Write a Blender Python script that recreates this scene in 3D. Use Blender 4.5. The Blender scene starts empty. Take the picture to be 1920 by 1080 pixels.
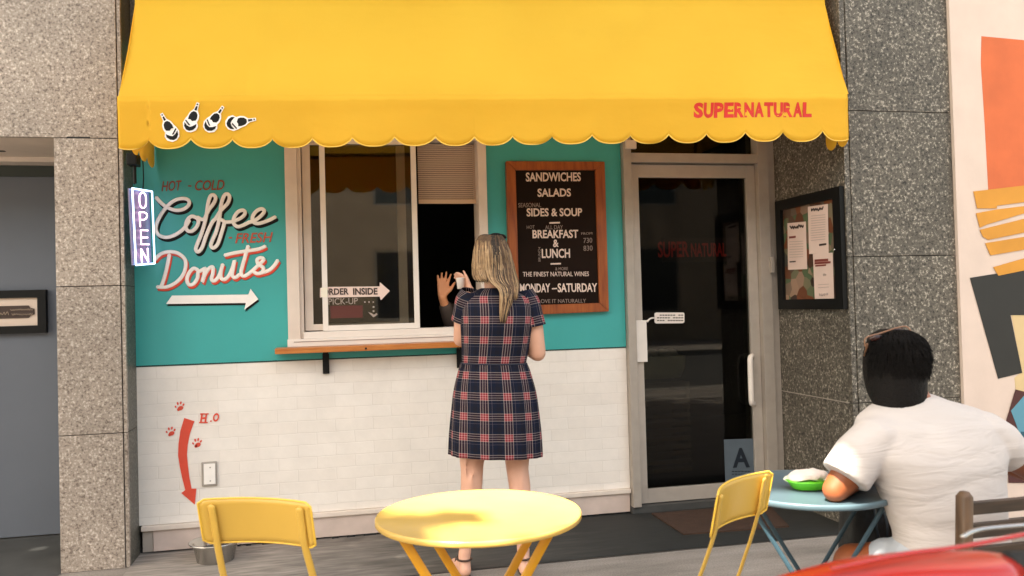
import bpy, bmesh, math, random
from mathutils import Vector, Matrix, noise
random.seed(7)
SC = bpy.context.scene
COL = SC.collection
R = math.radians
PI = math.pi

# ------------------------------------------------------------------ camera
FPX = 1550.0
YAW, PITCH, ROLL = R(12.2), R(1.15), R(-1.575)
CH = 1.28
fw = Vector((math.sin(YAW)*math.cos(PITCH), math.cos(YAW)*math.cos(PITCH), math.sin(PITCH)))
rt = Vector((math.cos(YAW), -math.sin(YAW), 0))
up = rt.cross(fw)
rt2 = math.cos(ROLL)*rt + math.sin(ROLL)*up
up2 = -math.sin(ROLL)*rt + math.cos(ROLL)*up
cam_d = bpy.data.cameras.new('camera')
cam = bpy.data.objects.new('camera', cam_d)
COL.objects.link(cam)
m = Matrix((( rt2.x, up2.x, -fw.x, 0), (rt2.y, up2.y, -fw.y, 0), (rt2.z, up2.z, -fw.z, CH), (0, 0, 0, 1)))
cam.matrix_world = m
cam_d.sensor_width = 36
cam_d.lens = FPX/1920*36
cam_d.clip_start = 0.05
cam_d.clip_end = 500
cam_d.dof.use_dof = True
cam_d.dof.focus_distance = 4.3
cam_d.dof.aperture_fstop = 5.0
SC.camera = cam

# ------------------------------------------------------------------ light
SUN_EL, SUN_AZ = R(60), R(-50)      # azimuth measured from -Y (towards the street) to -X
sd = Vector((-math.sin(-SUN_AZ)*math.cos(SUN_EL), -math.cos(SUN_AZ)*math.cos(SUN_EL), math.sin(SUN_EL)))
w = bpy.data.worlds.new('World'); SC.world = w
w.use_nodes = True
nt = w.node_tree
sky = nt.nodes.new('ShaderNodeTexSky'); sky.sky_type = 'NISHITA'; sky.sun_disc = False
sky.sun_elevation = SUN_EL
sky.sun_rotation = math.atan2(sd.x, sd.y)
sky.dust_density = 3.0
tint = nt.nodes.new('ShaderNodeVectorMath'); tint.operation = 'MULTIPLY'; tint.inputs[1].default_value = (1.0, .86, .635)
nt.links.new(sky.outputs[0], tint.inputs[0])
nt.links.new(tint.outputs[0], nt.nodes['Background'].inputs[0])
nt.nodes['Background'].inputs[1].default_value = 0.15
sl = bpy.data.lights.new('sun', 'SUN'); so = bpy.data.objects.new('sun', sl); COL.objects.link(so)
sl.energy = 4.5; sl.angle = R(.35); sl.color = (1, .90, .74)
so.rotation_euler = sd.to_track_quat('Z', 'Y').to_euler()
so.location = sd*20
vs = SC.view_settings
vs.view_transform = 'Standard'; vs.look = 'None'; vs.gamma = 1; vs.exposure = 2.5
try: vs.use_curve_mapping = False
except Exception: pass

# ------------------------------------------------------------------ picture to world helpers
CP = Vector((0, 0, CH))
def ray(px, py):
    return rt2*((px-960)/FPX) - up2*((py-540)/FPX) + fw
def onY(px, py, Y):
    d = ray(px, py); return CP + d*(Y/d.y)
def onZ(px, py, Z):
    d = ray(px, py); return CP + d*((Z-CH)/d.z)
def onX(px, py, X):
    d = ray(px, py); return CP + d*(X/d.x)
def onP(px, py, p, n):
    d = ray(px, py); return CP + d*((Vector(p)-CP).dot(n)/d.dot(n))

# ------------------------------------------------------------------ materials
MATS = {}
def mat(name, col, rough=.6, metal=0, var=0, vscale=8, bump=0, bscale=60, spec=None, coat=0, trans=0, stretch=None):
    if name in MATS: return MATS[name]
    mt = bpy.data.materials.new(name); mt.use_nodes = True
    n = mt.node_tree; b = n.nodes['Principled BSDF']
    c4 = (*col, 1)
    b.inputs['Base Color'].default_value = c4
    b.inputs['Roughness'].default_value = rough
    b.inputs['Metallic'].default_value = metal
    if spec is not None: b.inputs['Specular IOR Level'].default_value = spec
    if coat: b.inputs['Coat Weight'].default_value = coat; b.inputs['Coat Roughness'].default_value = .05
    tc = n.nodes.new('ShaderNodeTexCoord')
    vec = tc.outputs['Object']
    if stretch:
        mp = n.nodes.new('ShaderNodeMapping'); mp.inputs['Scale'].default_value = stretch
        n.links.new(vec, mp.inputs[0]); vec = mp.outputs[0]
    if var:
        ns = n.nodes.new('ShaderNodeTexNoise'); ns.inputs['Scale'].default_value = vscale; ns.inputs['Detail'].default_value = 6
        n.links.new(vec, ns.inputs[0])
        mr = n.nodes.new('ShaderNodeMapRange'); mr.inputs[1].default_value = .3; mr.inputs[2].default_value = .7
        mr.inputs[3].default_value = 1-var; mr.inputs[4].default_value = 1+var
        n.links.new(ns.outputs[0], mr.inputs[0])
        mx = n.nodes.new('ShaderNodeVectorMath'); mx.operation = 'SCALE'; mx.inputs[0].default_value = col
        n.links.new(mr.outputs[0], mx.inputs['Scale'])
        n.links.new(mx.outputs[0], b.inputs['Base Color'])
        mt['colnode'] = mx.name
    if bump:
        nb = n.nodes.new('ShaderNodeTexNoise'); nb.inputs['Scale'].default_value = bscale; nb.inputs['Detail'].default_value = 4
        n.links.new(vec, nb.inputs[0])
        bp = n.nodes.new('ShaderNodeBump'); bp.inputs['Strength'].default_value = bump; bp.inputs['Distance'].default_value = .01
        n.links.new(nb.outputs[0], bp.inputs['Height']); n.links.new(bp.outputs[0], b.inputs['Normal'])
    MATS[name] = mt
    return mt

def ramp(n, stops, const=False):
    r = n.nodes.new('ShaderNodeValToRGB'); cr = r.color_ramp
    if const: cr.interpolation = 'CONSTANT'
    while len(cr.elements) > 1: cr.elements.remove(cr.elements[0])
    cr.elements[0].position = stops[0][0]; cr.elements[0].color = (*stops[0][1], 1)
    for p, c in stops[1:]:
        e = cr.elements.new(p); e.color = (*c, 1)
    return r

def granite(name, dark, mid, light, scale=95, rough=.45):
    mt = bpy.data.materials.new(name); mt.use_nodes = True; n = mt.node_tree; b = n.nodes['Principled BSDF']
    tc = n.nodes.new('ShaderNodeTexCoord')
    v = n.nodes.new('ShaderNodeTexNoise'); v.inputs['Scale'].default_value = scale; v.inputs['Detail'].default_value = 2.5; v.inputs['Roughness'].default_value = .7
    n.links.new(tc.outputs['Object'], v.inputs[0])
    r = ramp(n, [(.34, dark), (.46, mid), (.56, mid), (.66, light)])
    n.links.new(v.outputs[0], r.inputs[0])
    v2 = n.nodes.new('ShaderNodeTexNoise'); v2.inputs['Scale'].default_value = 2.2; v2.inputs['Detail'].default_value = 5
    n.links.new(tc.outputs['Object'], v2.inputs[0])
    mr = n.nodes.new('ShaderNodeMapRange'); mr.inputs[1].default_value = .3; mr.inputs[2].default_value = .7; mr.inputs[3].default_value = .86; mr.inputs[4].default_value = 1.12
    n.links.new(v2.outputs[0], mr.inputs[0])
    mx = n.nodes.new('ShaderNodeVectorMath'); mx.operation = 'SCALE'
    n.links.new(r.outputs[0], mx.inputs[0]); n.links.new(mr.outputs[0], mx.inputs['Scale'])
    oi = n.nodes.new('ShaderNodeObjectInfo'); mo = n.nodes.new('ShaderNodeMapRange'); mo.inputs[3].default_value = .88; mo.inputs[4].default_value = 1.08
    n.links.new(oi.outputs['Random'], mo.inputs[0]); mx3 = n.nodes.new('ShaderNodeVectorMath'); mx3.operation = 'SCALE'
    n.links.new(mx.outputs[0], mx3.inputs[0]); n.links.new(mo.outputs[0], mx3.inputs['Scale'])
    n.links.new(mx3.outputs[0], b.inputs['Base Color'])
    b.inputs['Roughness'].default_value = rough
    bp = n.nodes.new('ShaderNodeBump'); bp.inputs['Strength'].default_value = .25; bp.inputs['Distance'].default_value = .003
    n.links.new(v.outputs[0], bp.inputs['Height']); n.links.new(bp.outputs[0], b.inputs['Normal'])
    MATS[name] = mt
    return mt

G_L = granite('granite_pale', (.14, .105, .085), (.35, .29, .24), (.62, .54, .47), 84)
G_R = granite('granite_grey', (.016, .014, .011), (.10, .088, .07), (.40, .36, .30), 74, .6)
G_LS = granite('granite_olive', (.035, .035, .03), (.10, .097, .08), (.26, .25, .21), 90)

def brick_mat():
    mt = bpy.data.materials.new('painted_brick'); mt.use_nodes = True; n = mt.node_tree; b = n.nodes['Principled BSDF']
    tc = n.nodes.new('ShaderNodeTexCoord')
    sx = n.nodes.new('ShaderNodeSeparateXYZ'); cx = n.nodes.new('ShaderNodeCombineXYZ')
    n.links.new(tc.outputs['Object'], sx.inputs[0])
    n.links.new(sx.outputs[0], cx.inputs[0]); n.links.new(sx.outputs[2], cx.inputs[1])
    ns0 = n.nodes.new('ShaderNodeTexNoise'); ns0.inputs['Scale'].default_value = 9
    n.links.new(tc.outputs['Object'], ns0.inputs[0])
    dv = n.nodes.new('ShaderNodeVectorMath'); dv.operation = 'SCALE'; dv.inputs['Scale'].default_value = .011
    n.links.new(ns0.outputs[1], dv.inputs[0])
    ad = n.nodes.new('ShaderNodeVectorMath'); ad.operation = 'ADD'
    n.links.new(cx.outputs[0], ad.inputs[0]); n.links.new(dv.outputs[0], ad.inputs[1])
    bk = n.nodes.new('ShaderNodeTexBrick')
    bk.inputs['Scale'].default_value = 1; bk.inputs['Brick Width'].default_value = .208; bk.inputs['Row Height'].default_value = .067
    bk.inputs['Mortar Size'].default_value = .0035; bk.inputs['Mortar Smooth'].default_value = 1.0
    bk.inputs['Color1'].default_value = (.86, .80, .74, 1); bk.inputs['Color2'].default_value = (.83, .765, .70, 1)
    bk.inputs['Mortar'].default_value = (.78, .72, .66, 1)
    n.links.new(ad.outputs[0], bk.inputs['Vector'])
    ns = n.nodes.new('ShaderNodeTexNoise'); ns.inputs['Scale'].default_value = 4; ns.inputs['Detail'].default_value = 10; ns.inputs['Roughness'].default_value = .7
    n.links.new(tc.outputs['Object'], ns.inputs[0])
    mr = n.nodes.new('ShaderNodeMapRange'); mr.inputs[1].default_value = .3; mr.inputs[2].default_value = .7; mr.inputs[3].default_value = .92; mr.inputs[4].default_value = 1.05
    n.links.new(ns.outputs[0], mr.inputs[0])
    mx = n.nodes.new('ShaderNodeVectorMath'); mx.operation = 'SCALE'
    n.links.new(bk.outputs[0], mx.inputs[0]); n.links.new(mr.outputs[0], mx.inputs['Scale'])
    n.links.new(mx.outputs[0], b.inputs['Base Color'])
    nb = n.nodes.new('ShaderNodeTexNoise'); nb.inputs['Scale'].default_value = 45; nb.inputs['Detail'].default_value = 5
    n.links.new(tc.outputs['Object'], nb.inputs[0])
    ma = n.nodes.new('ShaderNodeMath'); ma.operation = 'MULTIPLY_ADD'; ma.inputs[1].default_value = .35
    n.links.new(nb.outputs[0], ma.inputs[0])
    inv = n.nodes.new('ShaderNodeMath'); inv.operation = 'SUBTRACT'; inv.inputs[0].default_value = 1
    n.links.new(bk.outputs['Fac'], inv.inputs[1]); n.links.new(inv.outputs[0], ma.inputs[2])
    bp = n.nodes.new('ShaderNodeBump'); bp.inputs['Strength'].default_value = .22; bp.inputs['Distance'].default_value = .005
    n.links.new(ma.outputs[0], bp.inputs['Height']); n.links.new(bp.outputs[0], b.inputs['Normal'])
    b.inputs['Roughness'].default_value = .7
    MATS['painted_brick'] = mt
    return mt
M_BRICK = brick_mat()

def glass_mat(name='glass', tint=(.9, .92, .9), rough=0.0, refl=1.0):
    mt = bpy.data.materials.new(name); mt.use_nodes = True; n = mt.node_tree
    out = n.nodes['Material Output']; n.nodes.remove(n.nodes['Principled BSDF'])
    t = n.nodes.new('ShaderNodeBsdfTransparent'); t.inputs[0].default_value = (*tint, 1)
    g = n.nodes.new('ShaderNodeBsdfGlossy'); g.inputs['Roughness'].default_value = rough
    f = n.nodes.new('ShaderNodeFresnel'); f.inputs[0].default_value = 1.5
    k = n.nodes.new('ShaderNodeMath'); k.operation = 'MULTIPLY'; k.inputs[1].default_value = refl
    n.links.new(f.outputs[0], k.inputs[0])
    mx = n.nodes.new('ShaderNodeMixShader')
    n.links.new(k.outputs[0], mx.inputs[0]); n.links.new(t.outputs[0], mx.inputs[1]); n.links.new(g.outputs[0], mx.inputs[2])
    n.links.new(mx.outputs[0], out.inputs[0])
    MATS[name] = mt
    return mt
M_GLASS = glass_mat('window_glass', (.78, .76, .70), .02, 2.2)
M_DGLASS = glass_mat('door_glass', (.5, .5, .47), .02, .55)
M_CLEAR = glass_mat('acrylic', (.96, .95, .97), .05, .6)

def emit(name, col, s):
    mt = bpy.data.materials.new(name); mt.use_nodes = True
    b = mt.node_tree.nodes['Principled BSDF']; b.inputs['Base Color'].default_value = (*col, 1)
    b.inputs['Emission Color'].default_value = (*col, 1); b.inputs['Emission Strength'].default_value = s
    MATS[name] = mt
    return mt

def fabric_mat():
    mt = bpy.data.materials.new('awning_canvas'); mt.use_nodes = True; n = mt.node_tree
    b = n.nodes['Principled BSDF']; out = n.nodes['Material Output']
    tc = n.nodes.new('ShaderNodeTexCoord')
    ns = n.nodes.new('ShaderNodeTexNoise'); ns.inputs['Scale'].default_value = 1.6; ns.inputs['Detail'].default_value = 7
    n.links.new(tc.outputs['Object'], ns.inputs[0])
    r = ramp(n, [(.3, (.84, .49, .022)), (.7, (.90, .55, .032))])
    n.links.new(ns.outputs[0], r.inputs[0])
    n.links.new(r.outputs[0], b.inputs['Base Color']); b.inputs['Roughness'].default_value = .75
    wv = n.nodes.new('ShaderNodeTexNoise'); wv.inputs['Scale'].default_value = 6; wv.inputs['Detail'].default_value = 5
    mp = n.nodes.new('ShaderNodeMapping'); mp.inputs['Scale'].default_value = (.6, 1, 1.3)
    n.links.new(tc.outputs['Object'], mp.inputs[0]); n.links.new(mp.outputs[0], wv.inputs[0])
    fn = n.nodes.new('ShaderNodeTexNoise'); fn.inputs['Scale'].default_value = 260
    n.links.new(tc.outputs['Object'], fn.inputs[0])
    bp = n.nodes.new('ShaderNodeBump'); bp.inputs['Strength'].default_value = .32; bp.inputs['Distance'].default_value = .02
    n.links.new(wv.outputs[0], bp.inputs['Height'])
    bp2 = n.nodes.new('ShaderNodeBump'); bp2.inputs['Strength'].default_value = .25; bp2.inputs['Distance'].default_value = .002
    n.links.new(fn.outputs[0], bp2.inputs['Height']); n.links.new(bp.outputs[0], bp2.inputs['Normal'])
    n.links.new(bp2.outputs[0], b.inputs['Normal'])
    tr = n.nodes.new('ShaderNodeBsdfTranslucent'); tr.inputs[0].default_value = (.9, .42, .04, 1)
    mx = n.nodes.new('ShaderNodeMixShader'); mx.inputs[0].default_value = .30
    n.links.new(b.outputs[0], mx.inputs[1]); n.links.new(tr.outputs[0], mx.inputs[2]); n.links.new(mx.outputs[0], out.inputs[0])
    MATS['awning_canvas'] = mt
    return mt
M_AWN = fabric_mat()

def plaid_mat():
    mt = bpy.data.materials.new('plaid_cotton'); mt.use_nodes = True; n = mt.node_tree; b = n.nodes['Principled BSDF']
    uv = n.nodes.new('ShaderNodeUVMap'); uv.uv_map = 'UVMap'
    sx = n.nodes.new('ShaderNodeSeparateXYZ'); n.links.new(uv.outputs[0], sx.inputs[0])
    navy = (.010, .013, .028); wh = (.36, .30, .275); rd = (.035, .012, .02); bk = (.012, .012, .02)
    st = [(0, navy), (.10, bk), (.28, navy), (.40, wh), (.43, rd), (.515, wh), (.545, rd), (.63, wh), (.66, rd), (.745, wh), (.775, navy), (.20+.70, (.10, .08, .10)), (.925, navy)]
    cs = []
    for k, per in ((0, .102), (1, .096)):
        dv = n.nodes.new('ShaderNodeMath'); dv.operation = 'DIVIDE'; dv.inputs[1].default_value = per
        n.links.new(sx.outputs[k], dv.inputs[0])
        fr = n.nodes.new('ShaderNodeMath'); fr.operation = 'FRACT'; n.links.new(dv.outputs[0], fr.inputs[0])
        r = ramp(n, st, True); n.links.new(fr.outputs[0], r.inputs[0]); cs.append(r)
    mx = n.nodes.new('ShaderNodeMixRGB'); mx.inputs[0].default_value = .46
    n.links.new(cs[0].outputs[0], mx.inputs[1]); n.links.new(cs[1].outputs[0], mx.inputs[2])
    pr = None
    for k, per in ((0, .102), (1, .096)):
        dv = n.nodes.new('ShaderNodeMath'); dv.operation = 'DIVIDE'; dv.inputs[1].default_value = per; n.links.new(sx.outputs[k], dv.inputs[0])
        fr = n.nodes.new('ShaderNodeMath'); fr.operation = 'FRACT'; n.links.new(dv.outputs[0], fr.inputs[0])
        r = ramp(n, [(0, (0, 0, 0)), (.41, (1, 1, 1)), (.765, (0, 0, 0))], True); n.links.new(fr.outputs[0], r.inputs[0])
        if pr is None: pr = r
        else:
            ml = n.nodes.new('ShaderNodeVectorMath'); ml.operation = 'MULTIPLY'; n.links.new(pr.outputs[0], ml.inputs[0]); n.links.new(r.outputs[0], ml.inputs[1])
            m2 = n.nodes.new('ShaderNodeVectorMath'); m2.operation = 'MULTIPLY_ADD'; m2.inputs[1].default_value = (.17, .010, .014)
            n.links.new(ml.outputs[0], m2.inputs[0]); n.links.new(mx.outputs[0], m2.inputs[2])
    n.links.new(m2.outputs[0], b.inputs['Base Color'])
    b.inputs['Roughness'].default_value = .85; b.inputs['Specular IOR Level'].default_value = .1
    MATS['plaid'] = mt
    return mt
M_PLAID = plaid_mat()

def wood_mat(name, c1, c2, axis=(1, 12, 12), scale=6, rough=.4):
    mt = bpy.data.materials.new(name); mt.use_nodes = True; n = mt.node_tree; b = n.nodes['Principled BSDF']
    tc = n.nodes.new('ShaderNodeTexCoord'); mp = n.nodes.new('ShaderNodeMapping'); mp.inputs['Scale'].default_value = axis
    n.links.new(tc.outputs['Object'], mp.inputs[0])
    ns = n.nodes.new('ShaderNodeTexNoise'); ns.inputs['Scale'].default_value = scale; ns.inputs['Detail'].default_value = 5
    n.links.new(mp.outputs[0], ns.inputs[0])
    r = ramp(n, [(.3, c1), (.7, c2)]); n.links.new(ns.outputs[0], r.inputs[0]); n.links.new(r.outputs[0], b.inputs['Base Color'])
    bp = n.nodes.new('ShaderNodeBump'); bp.inputs['Strength'].default_value = .2; bp.inputs['Distance'].default_value = .002
    n.links.new(ns.outputs[0], bp.inputs['Height']); n.links.new(bp.outputs[0], b.inputs['Normal'])
    b.inputs['Roughness'].default_value = rough
    MATS[name] = mt
    return mt

def concrete_mat():
    mt = bpy.data.materials.new('concrete'); mt.use_nodes = True; n = mt.node_tree; b = n.nodes['Principled BSDF']
    tc = n.nodes.new('ShaderNodeTexCoord')
    a = n.nodes.new('ShaderNodeTexNoise'); a.inputs['Scale'].default_value = 1.3; a.inputs['Detail'].default_value = 9; a.inputs['Roughness'].default_value = .65
    mp = n.nodes.new('ShaderNodeMapping'); mp.inputs['Scale'].default_value = (.7, 2.6, 1)
    n.links.new(tc.outputs['Object'], mp.inputs[0]); n.links.new(mp.outputs[0], a.inputs[0])
    r = ramp(n, [(.28, (.13, .115, .10)), (.5, (.24, .213, .19)), (.72, (.34, .305, .275))])
    n.links.new(a.outputs[0], r.inputs[0])
    c = n.nodes.new('ShaderNodeTexNoise'); c.inputs['Scale'].default_value = 120; c.inputs['Detail'].default_value = 3
    n.links.new(tc.outputs['Object'], c.inputs[0])
    mr = n.nodes.new('ShaderNodeMapRange'); mr.inputs[1].default_value = .3; mr.inputs[2].default_value = .7; mr.inputs[3].default_value = .8; mr.inputs[4].default_value = 1.2
    n.links.new(c.outputs[0], mr.inputs[0])
    mx = n.nodes.new('ShaderNodeVectorMath'); mx.operation = 'SCALE'
    n.links.new(r.outputs[0], mx.inputs[0]); n.links.new(mr.outputs[0], mx.inputs['Scale'])
    n.links.new(mx.outputs[0], b.inputs['Base Color'])
    ad = n.nodes.new('ShaderNodeMath'); ad.operation = 'ADD'
    n.links.new(a.outputs[0], ad.inputs[0]); n.links.new(c.outputs[0], ad.inputs[1])
    bp = n.nodes.new('ShaderNodeBump'); bp.inputs['Strength'].default_value = .4; bp.inputs['Distance'].default_value = .005
    n.links.new(ad.outputs[0], bp.inputs['Height']); n.links.new(bp.outputs[0], b.inputs['Normal'])
    b.inputs['Roughness'].default_value = .85
    MATS['concrete'] = mt
    return mt
M_CONC = concrete_mat()

def shirt_mat():
    mt = bpy.data.materials.new('white_jersey'); mt.use_nodes = True; n = mt.node_tree; b = n.nodes['Principled BSDF']
    b.inputs['Base Color'].default_value = (.52, .48, .465, 1); b.inputs['Roughness'].default_value = .85
    tc = n.nodes.new('ShaderNodeTexCoord'); mp = n.nodes.new('ShaderNodeMapping')
    mp.inputs['Rotation'].default_value = (0, R(10), 0); mp.inputs['Scale'].default_value = (1.0, 1.0, 4.2)
    n.links.new(tc.outputs['Object'], mp.inputs[0])
    ns = n.nodes.new('ShaderNodeTexNoise'); ns.inputs['Scale'].default_value = 5.0; ns.inputs['Detail'].default_value = 3; ns.inputs['Distortion'].default_value = .8
    n.links.new(mp.outputs[0], ns.inputs[0])
    bp = n.nodes.new('ShaderNodeBump'); bp.inputs['Strength'].default_value = .35; bp.inputs['Distance'].default_value = .03
    n.links.new(ns.outputs[0], bp.inputs['Height']); n.links.new(bp.outputs[0], b.inputs['Normal'])
    MATS['shirt'] = mt
    return mt
M_SHIRT = shirt_mat()

M_TEAL = mat('teal_paint', (.045, .37, .355), .38, var=.05, vscale=3, bump=.06, bscale=30)
M_CREAM = mat('cream_paint_metal', (.70, .60, .52), .45, var=.05, vscale=10)
M_WHITEM = mat('white_paint_metal', (.80, .74, .68), .4, var=.04, vscale=10)
M_ALU = mat('brushed_aluminium', (.50, .45, .40), .38, metal=.35, var=.06, vscale=14)
M_ALUD = mat('dull_aluminium', (.40, .355, .31), .5, metal=.25, var=.06, vscale=14)
M_BLACK = mat('black_paint', (.006, .006, .006), .5, spec=.2)
M_MBLK = mat('matt_black', (.012, .012, .013), .8)
M_WPAINT = mat('white_sign_paint', (.92, .87, .82), .5, var=.03, vscale=20)
M_RPAINT = mat('red_sign_paint', (.70, .07, .035), .5, var=.05, vscale=20)
M_DRPAINT = mat('brown_red_sign_paint', (.26, .05, .025), .5, var=.1, vscale=20)
M_ORPAINT = mat('orange_red_sign_paint', (.50, .085, .04), .5, var=.1, vscale=20)
M_REDTXT = mat('red_print', (.60, .018, .008), .6, var=.1, vscale=14)
M_STEEL = mat('stainless_steel', (.55, .53, .50), .22, metal=1)
M_YEL = mat('yellow_enamel', (.64, .40, .070), .28, var=.04, vscale=6, bump=.03, bscale=40)
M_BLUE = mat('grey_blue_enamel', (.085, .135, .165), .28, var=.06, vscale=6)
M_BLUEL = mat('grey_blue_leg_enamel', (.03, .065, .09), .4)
M_RED = mat('red_gloss_plastic', (.42, .016, .006), .32, coat=.2)
M_SKINW = mat('fair_skin', (.66, .36, .25), .5, var=.05, vscale=12)
M_SKINM = mat('tan_skin', (.25, .072, .024), .5, var=.06, vscale=12)
M_SKINS = mat('warm_skin', (.78, .34, .16), .5)
M_HAIRB = mat('black_hair', (.004, .003, .0028), .75, bump=.4, bscale=180, spec=.2)
M_PANEL = mat('menu_felt', (.014, .0075, .005), .8, var=.2, vscale=5, spec=.1)
M_FELTTXT = mat('menu_letters', (.74, .58, .50), .6)
M_FELTDIM = mat('menu_letters_faded', (.26, .19, .16), .6)
M_WOODF = wood_mat('orange_oak', (.20, .04, .006), (.36, .095, .016), (10, 10, 1.2), 5)
M_WOODS = wood_mat('shelf_pine', (.38, .11, .018), (.58, .22, .05), (1.5, 10, 14), 5)
M_WOODC = wood_mat('walnut', (.016, .010, .006), (.05, .03, .018), (1.5, 10, 14), 5, .5)
M_PAPER = mat('paper', (.72, .56, .50), .7, var=.03)
M_PAPERW = mat('white_paper', (.8, .74, .7), .6)
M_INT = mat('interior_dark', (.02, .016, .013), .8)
M_MURAL = mat('mural_cream', (.66, .54, .47), .8, var=.05, vscale=5, bump=.25, bscale=12)
M_BLUEW = mat('slate_blue_wall', (.125, .14, .17), .6, var=.06, vscale=2, bump=.1, bscale=8)

# ------------------------------------------------------------------ mesh helpers
def link(name, me, mt=None, parent=None, smooth=False):
    o = bpy.data.objects.new(name, me); COL.objects.link(o)
    if mt is not None:
        for q in (mt if isinstance(mt, (list, tuple)) else [mt]): me.materials.append(q)
    if parent is not None: o.parent = parent
    if smooth:
        for p in me.polygons: p.use_smooth = True
    return o
def obj(name, bm, mt, parent=None, smooth=False, loc=None):
    me = bpy.data.meshes.new(name)
    bmesh.ops.recalc_face_normals(bm, faces=bm.faces)
    bm.to_mesh(me); bm.free()
    o = link(name, me, mt, parent, smooth)
    if loc is not None: o.location = loc
    return o
def tag(o, label=None, cat=None, group=None, kind=None):
    if label: o['label'] = label
    if cat: o['category'] = cat
    if group: o['group'] = group
    if kind: o['kind'] = kind
    return o
def thing(name, label, cat, loc=(0, 0, 0), rz=0, group=None):
    o = bpy.data.objects.new(name, None); COL.objects.link(o)
    o.location = loc; o.rotation_euler = (0, 0, rz); o.empty_display_size = .1
    return tag(o, label, cat, group)
def struct(o): o['kind'] = 'structure'; return o
def box(bm, x0, x1, y0, y1, z0, z1, bev=0):
    vs_ = [bm.verts.new(p) for p in ((x0, y0, z0), (x1, y0, z0), (x1, y1, z0), (x0, y1, z0), (x0, y0, z1), (x1, y0, z1), (x1, y1, z1), (x0, y1, z1))]
    fs = [bm.faces.new([vs_[i] for i in f]) for f in ((0, 3, 2, 1), (4, 5, 6, 7), (0, 1, 5, 4), (1, 2, 6, 5), (2, 3, 7, 6), (3, 0, 4, 7))]
    if bev:
        es = list({e for f in fs for e in f.edges})
        bmesh.ops.bevel(bm, geom=es, offset=bev, segments=2, affect='EDGES', profile=.6)
def bx(name, x0, x1, y0, y1, z0, z1, mt, parent=None, bev=0):
    bm = bmesh.new(); box(bm, min(x0, x1), max(x0, x1), min(y0, y1), max(y0, y1), min(z0, z1), max(z0, z1), bev)
    return obj(name, bm, mt, parent)
def quadbox(bm, corners, d):
    """box with front face corners (4 points) pushed by vector d"""
    a = [bm.verts.new(Vector(c)) for c in corners]; b = [bm.verts.new(Vector(c)+Vector(d)) for c in corners]
    n = len(a)
    bm.faces.new(a); bm.faces.new(b[::-1])
    for i in range(n): bm.faces.new((a[i], b[i], b[(i+1) % n], a[(i+1) % n]))
def frame_of(d):
    d = d.normalized(); a = Vector((0, 0, 1)) if abs(d.z) < .9 else Vector((1, 0, 0))
    u = d.cross(a).normalized(); v = d.cross(u).normalized()
    return u, v
def tube(bm, pts, rad, n=8, flat=None, caps=True):
    """flat: (normal vector, factor) squashes the section along normal"""
    pts = [Vector(p) for p in pts]
    rads = rad if isinstance(rad, (list, tuple)) else [rad]*len(pts)
    rings = []
    pu = None
    for i, p in enumerate(pts):
        d = (pts[min(i+1, len(pts)-1)]-pts[max(i-1, 0)])
        if d.length < 1e-7: d = Vector((0, 0, 1))
        d.normalize()
        if flat:
            nrm = Vector(flat[0]); v = nrm.normalized(); u = d.cross(v).normalized()
            ru, rv = rads[i], rads[i]*flat[1]
        else:
            if pu is None: u, v = frame_of(d)
            else:
                u = (pu - d*pu.dot(d)).normalized(); v = d.cross(u).normalized()
            pu = u; ru = rv = rads[i]
        rings.append([bm.verts.new(p+u*ru*math.cos(2*PI*k/n)+v*rv*math.sin(2*PI*k/n)) for k in range(n)])
    for a, b in zip(rings, rings[1:]):
        for k in range(n): bm.faces.new((a[k], a[(k+1) % n], b[(k+1) % n], b[k]))
    if caps:
        for ring, s in ((rings[0], -1), (rings[-1], 1)):
            c = sum((q.co for q in ring), Vector())/n
            i = 0 if s < 0 else -1
            d = (pts[1]-pts[0]) if s < 0 else (pts[-1]-pts[-2])
            if d.length > 1e-7: c = c + d.normalized()*s*rads[i]*.7*(1 if not flat else .9)
            cv = bm.verts.new(c)
            for k in range(n):
                bm.faces.new((ring[k], ring[(k+1) % n], cv))
def smooth_pts(pts, k=6):
    pts = [Vector(p) for p in pts]; out = []
    P = [pts[0]]+pts+[pts[-1]]
    for i in range(1, len(P)-2):
        for j in range(k):
            t = j/k; a, b, c, d = P[i-1:i+3]
            out.append(.5*((2*b)+(-a+c)*t+(2*a-5*b+4*c-d)*t*t+(-a+3*b-3*c+d)*t**3))
    out.append(pts[-1]); return out
def sphere(bm, c, r, seg=16, rings=10, mtx=None):
    r = (r, r, r) if not isinstance(r, (tuple, list)) else r
    M_ = Matrix.Translation(Vector(c)) @ (mtx.to_4x4() if mtx is not None else Matrix()) @ Matrix.Diagonal((*r, 1))
    bmesh.ops.create_uvsphere(bm, u_segments=seg, v_segments=rings, radius=1, matrix=M_)
def lathe(bm, prof, c=(0, 0, 0), n=32, close=False):
    c = Vector(c); rings = []
    for r, z in prof:
        rings.append([bm.verts.new(c+Vector((r*math.cos(2*PI*k/n), r*math.sin(2*PI*k/n), z))) for k in range(n)])
    for a, b in zip(rings, rings[1:]):
        for k in range(n): bm.faces.new((a[k], a[(k+1) % n], b[(k+1) % n], b[k]))
    if close:
        bm.faces.new(rings[0]); bm.faces.new(rings[-1])
def prism(bm, pts, d):
    quadbox(bm, pts, d)
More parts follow.
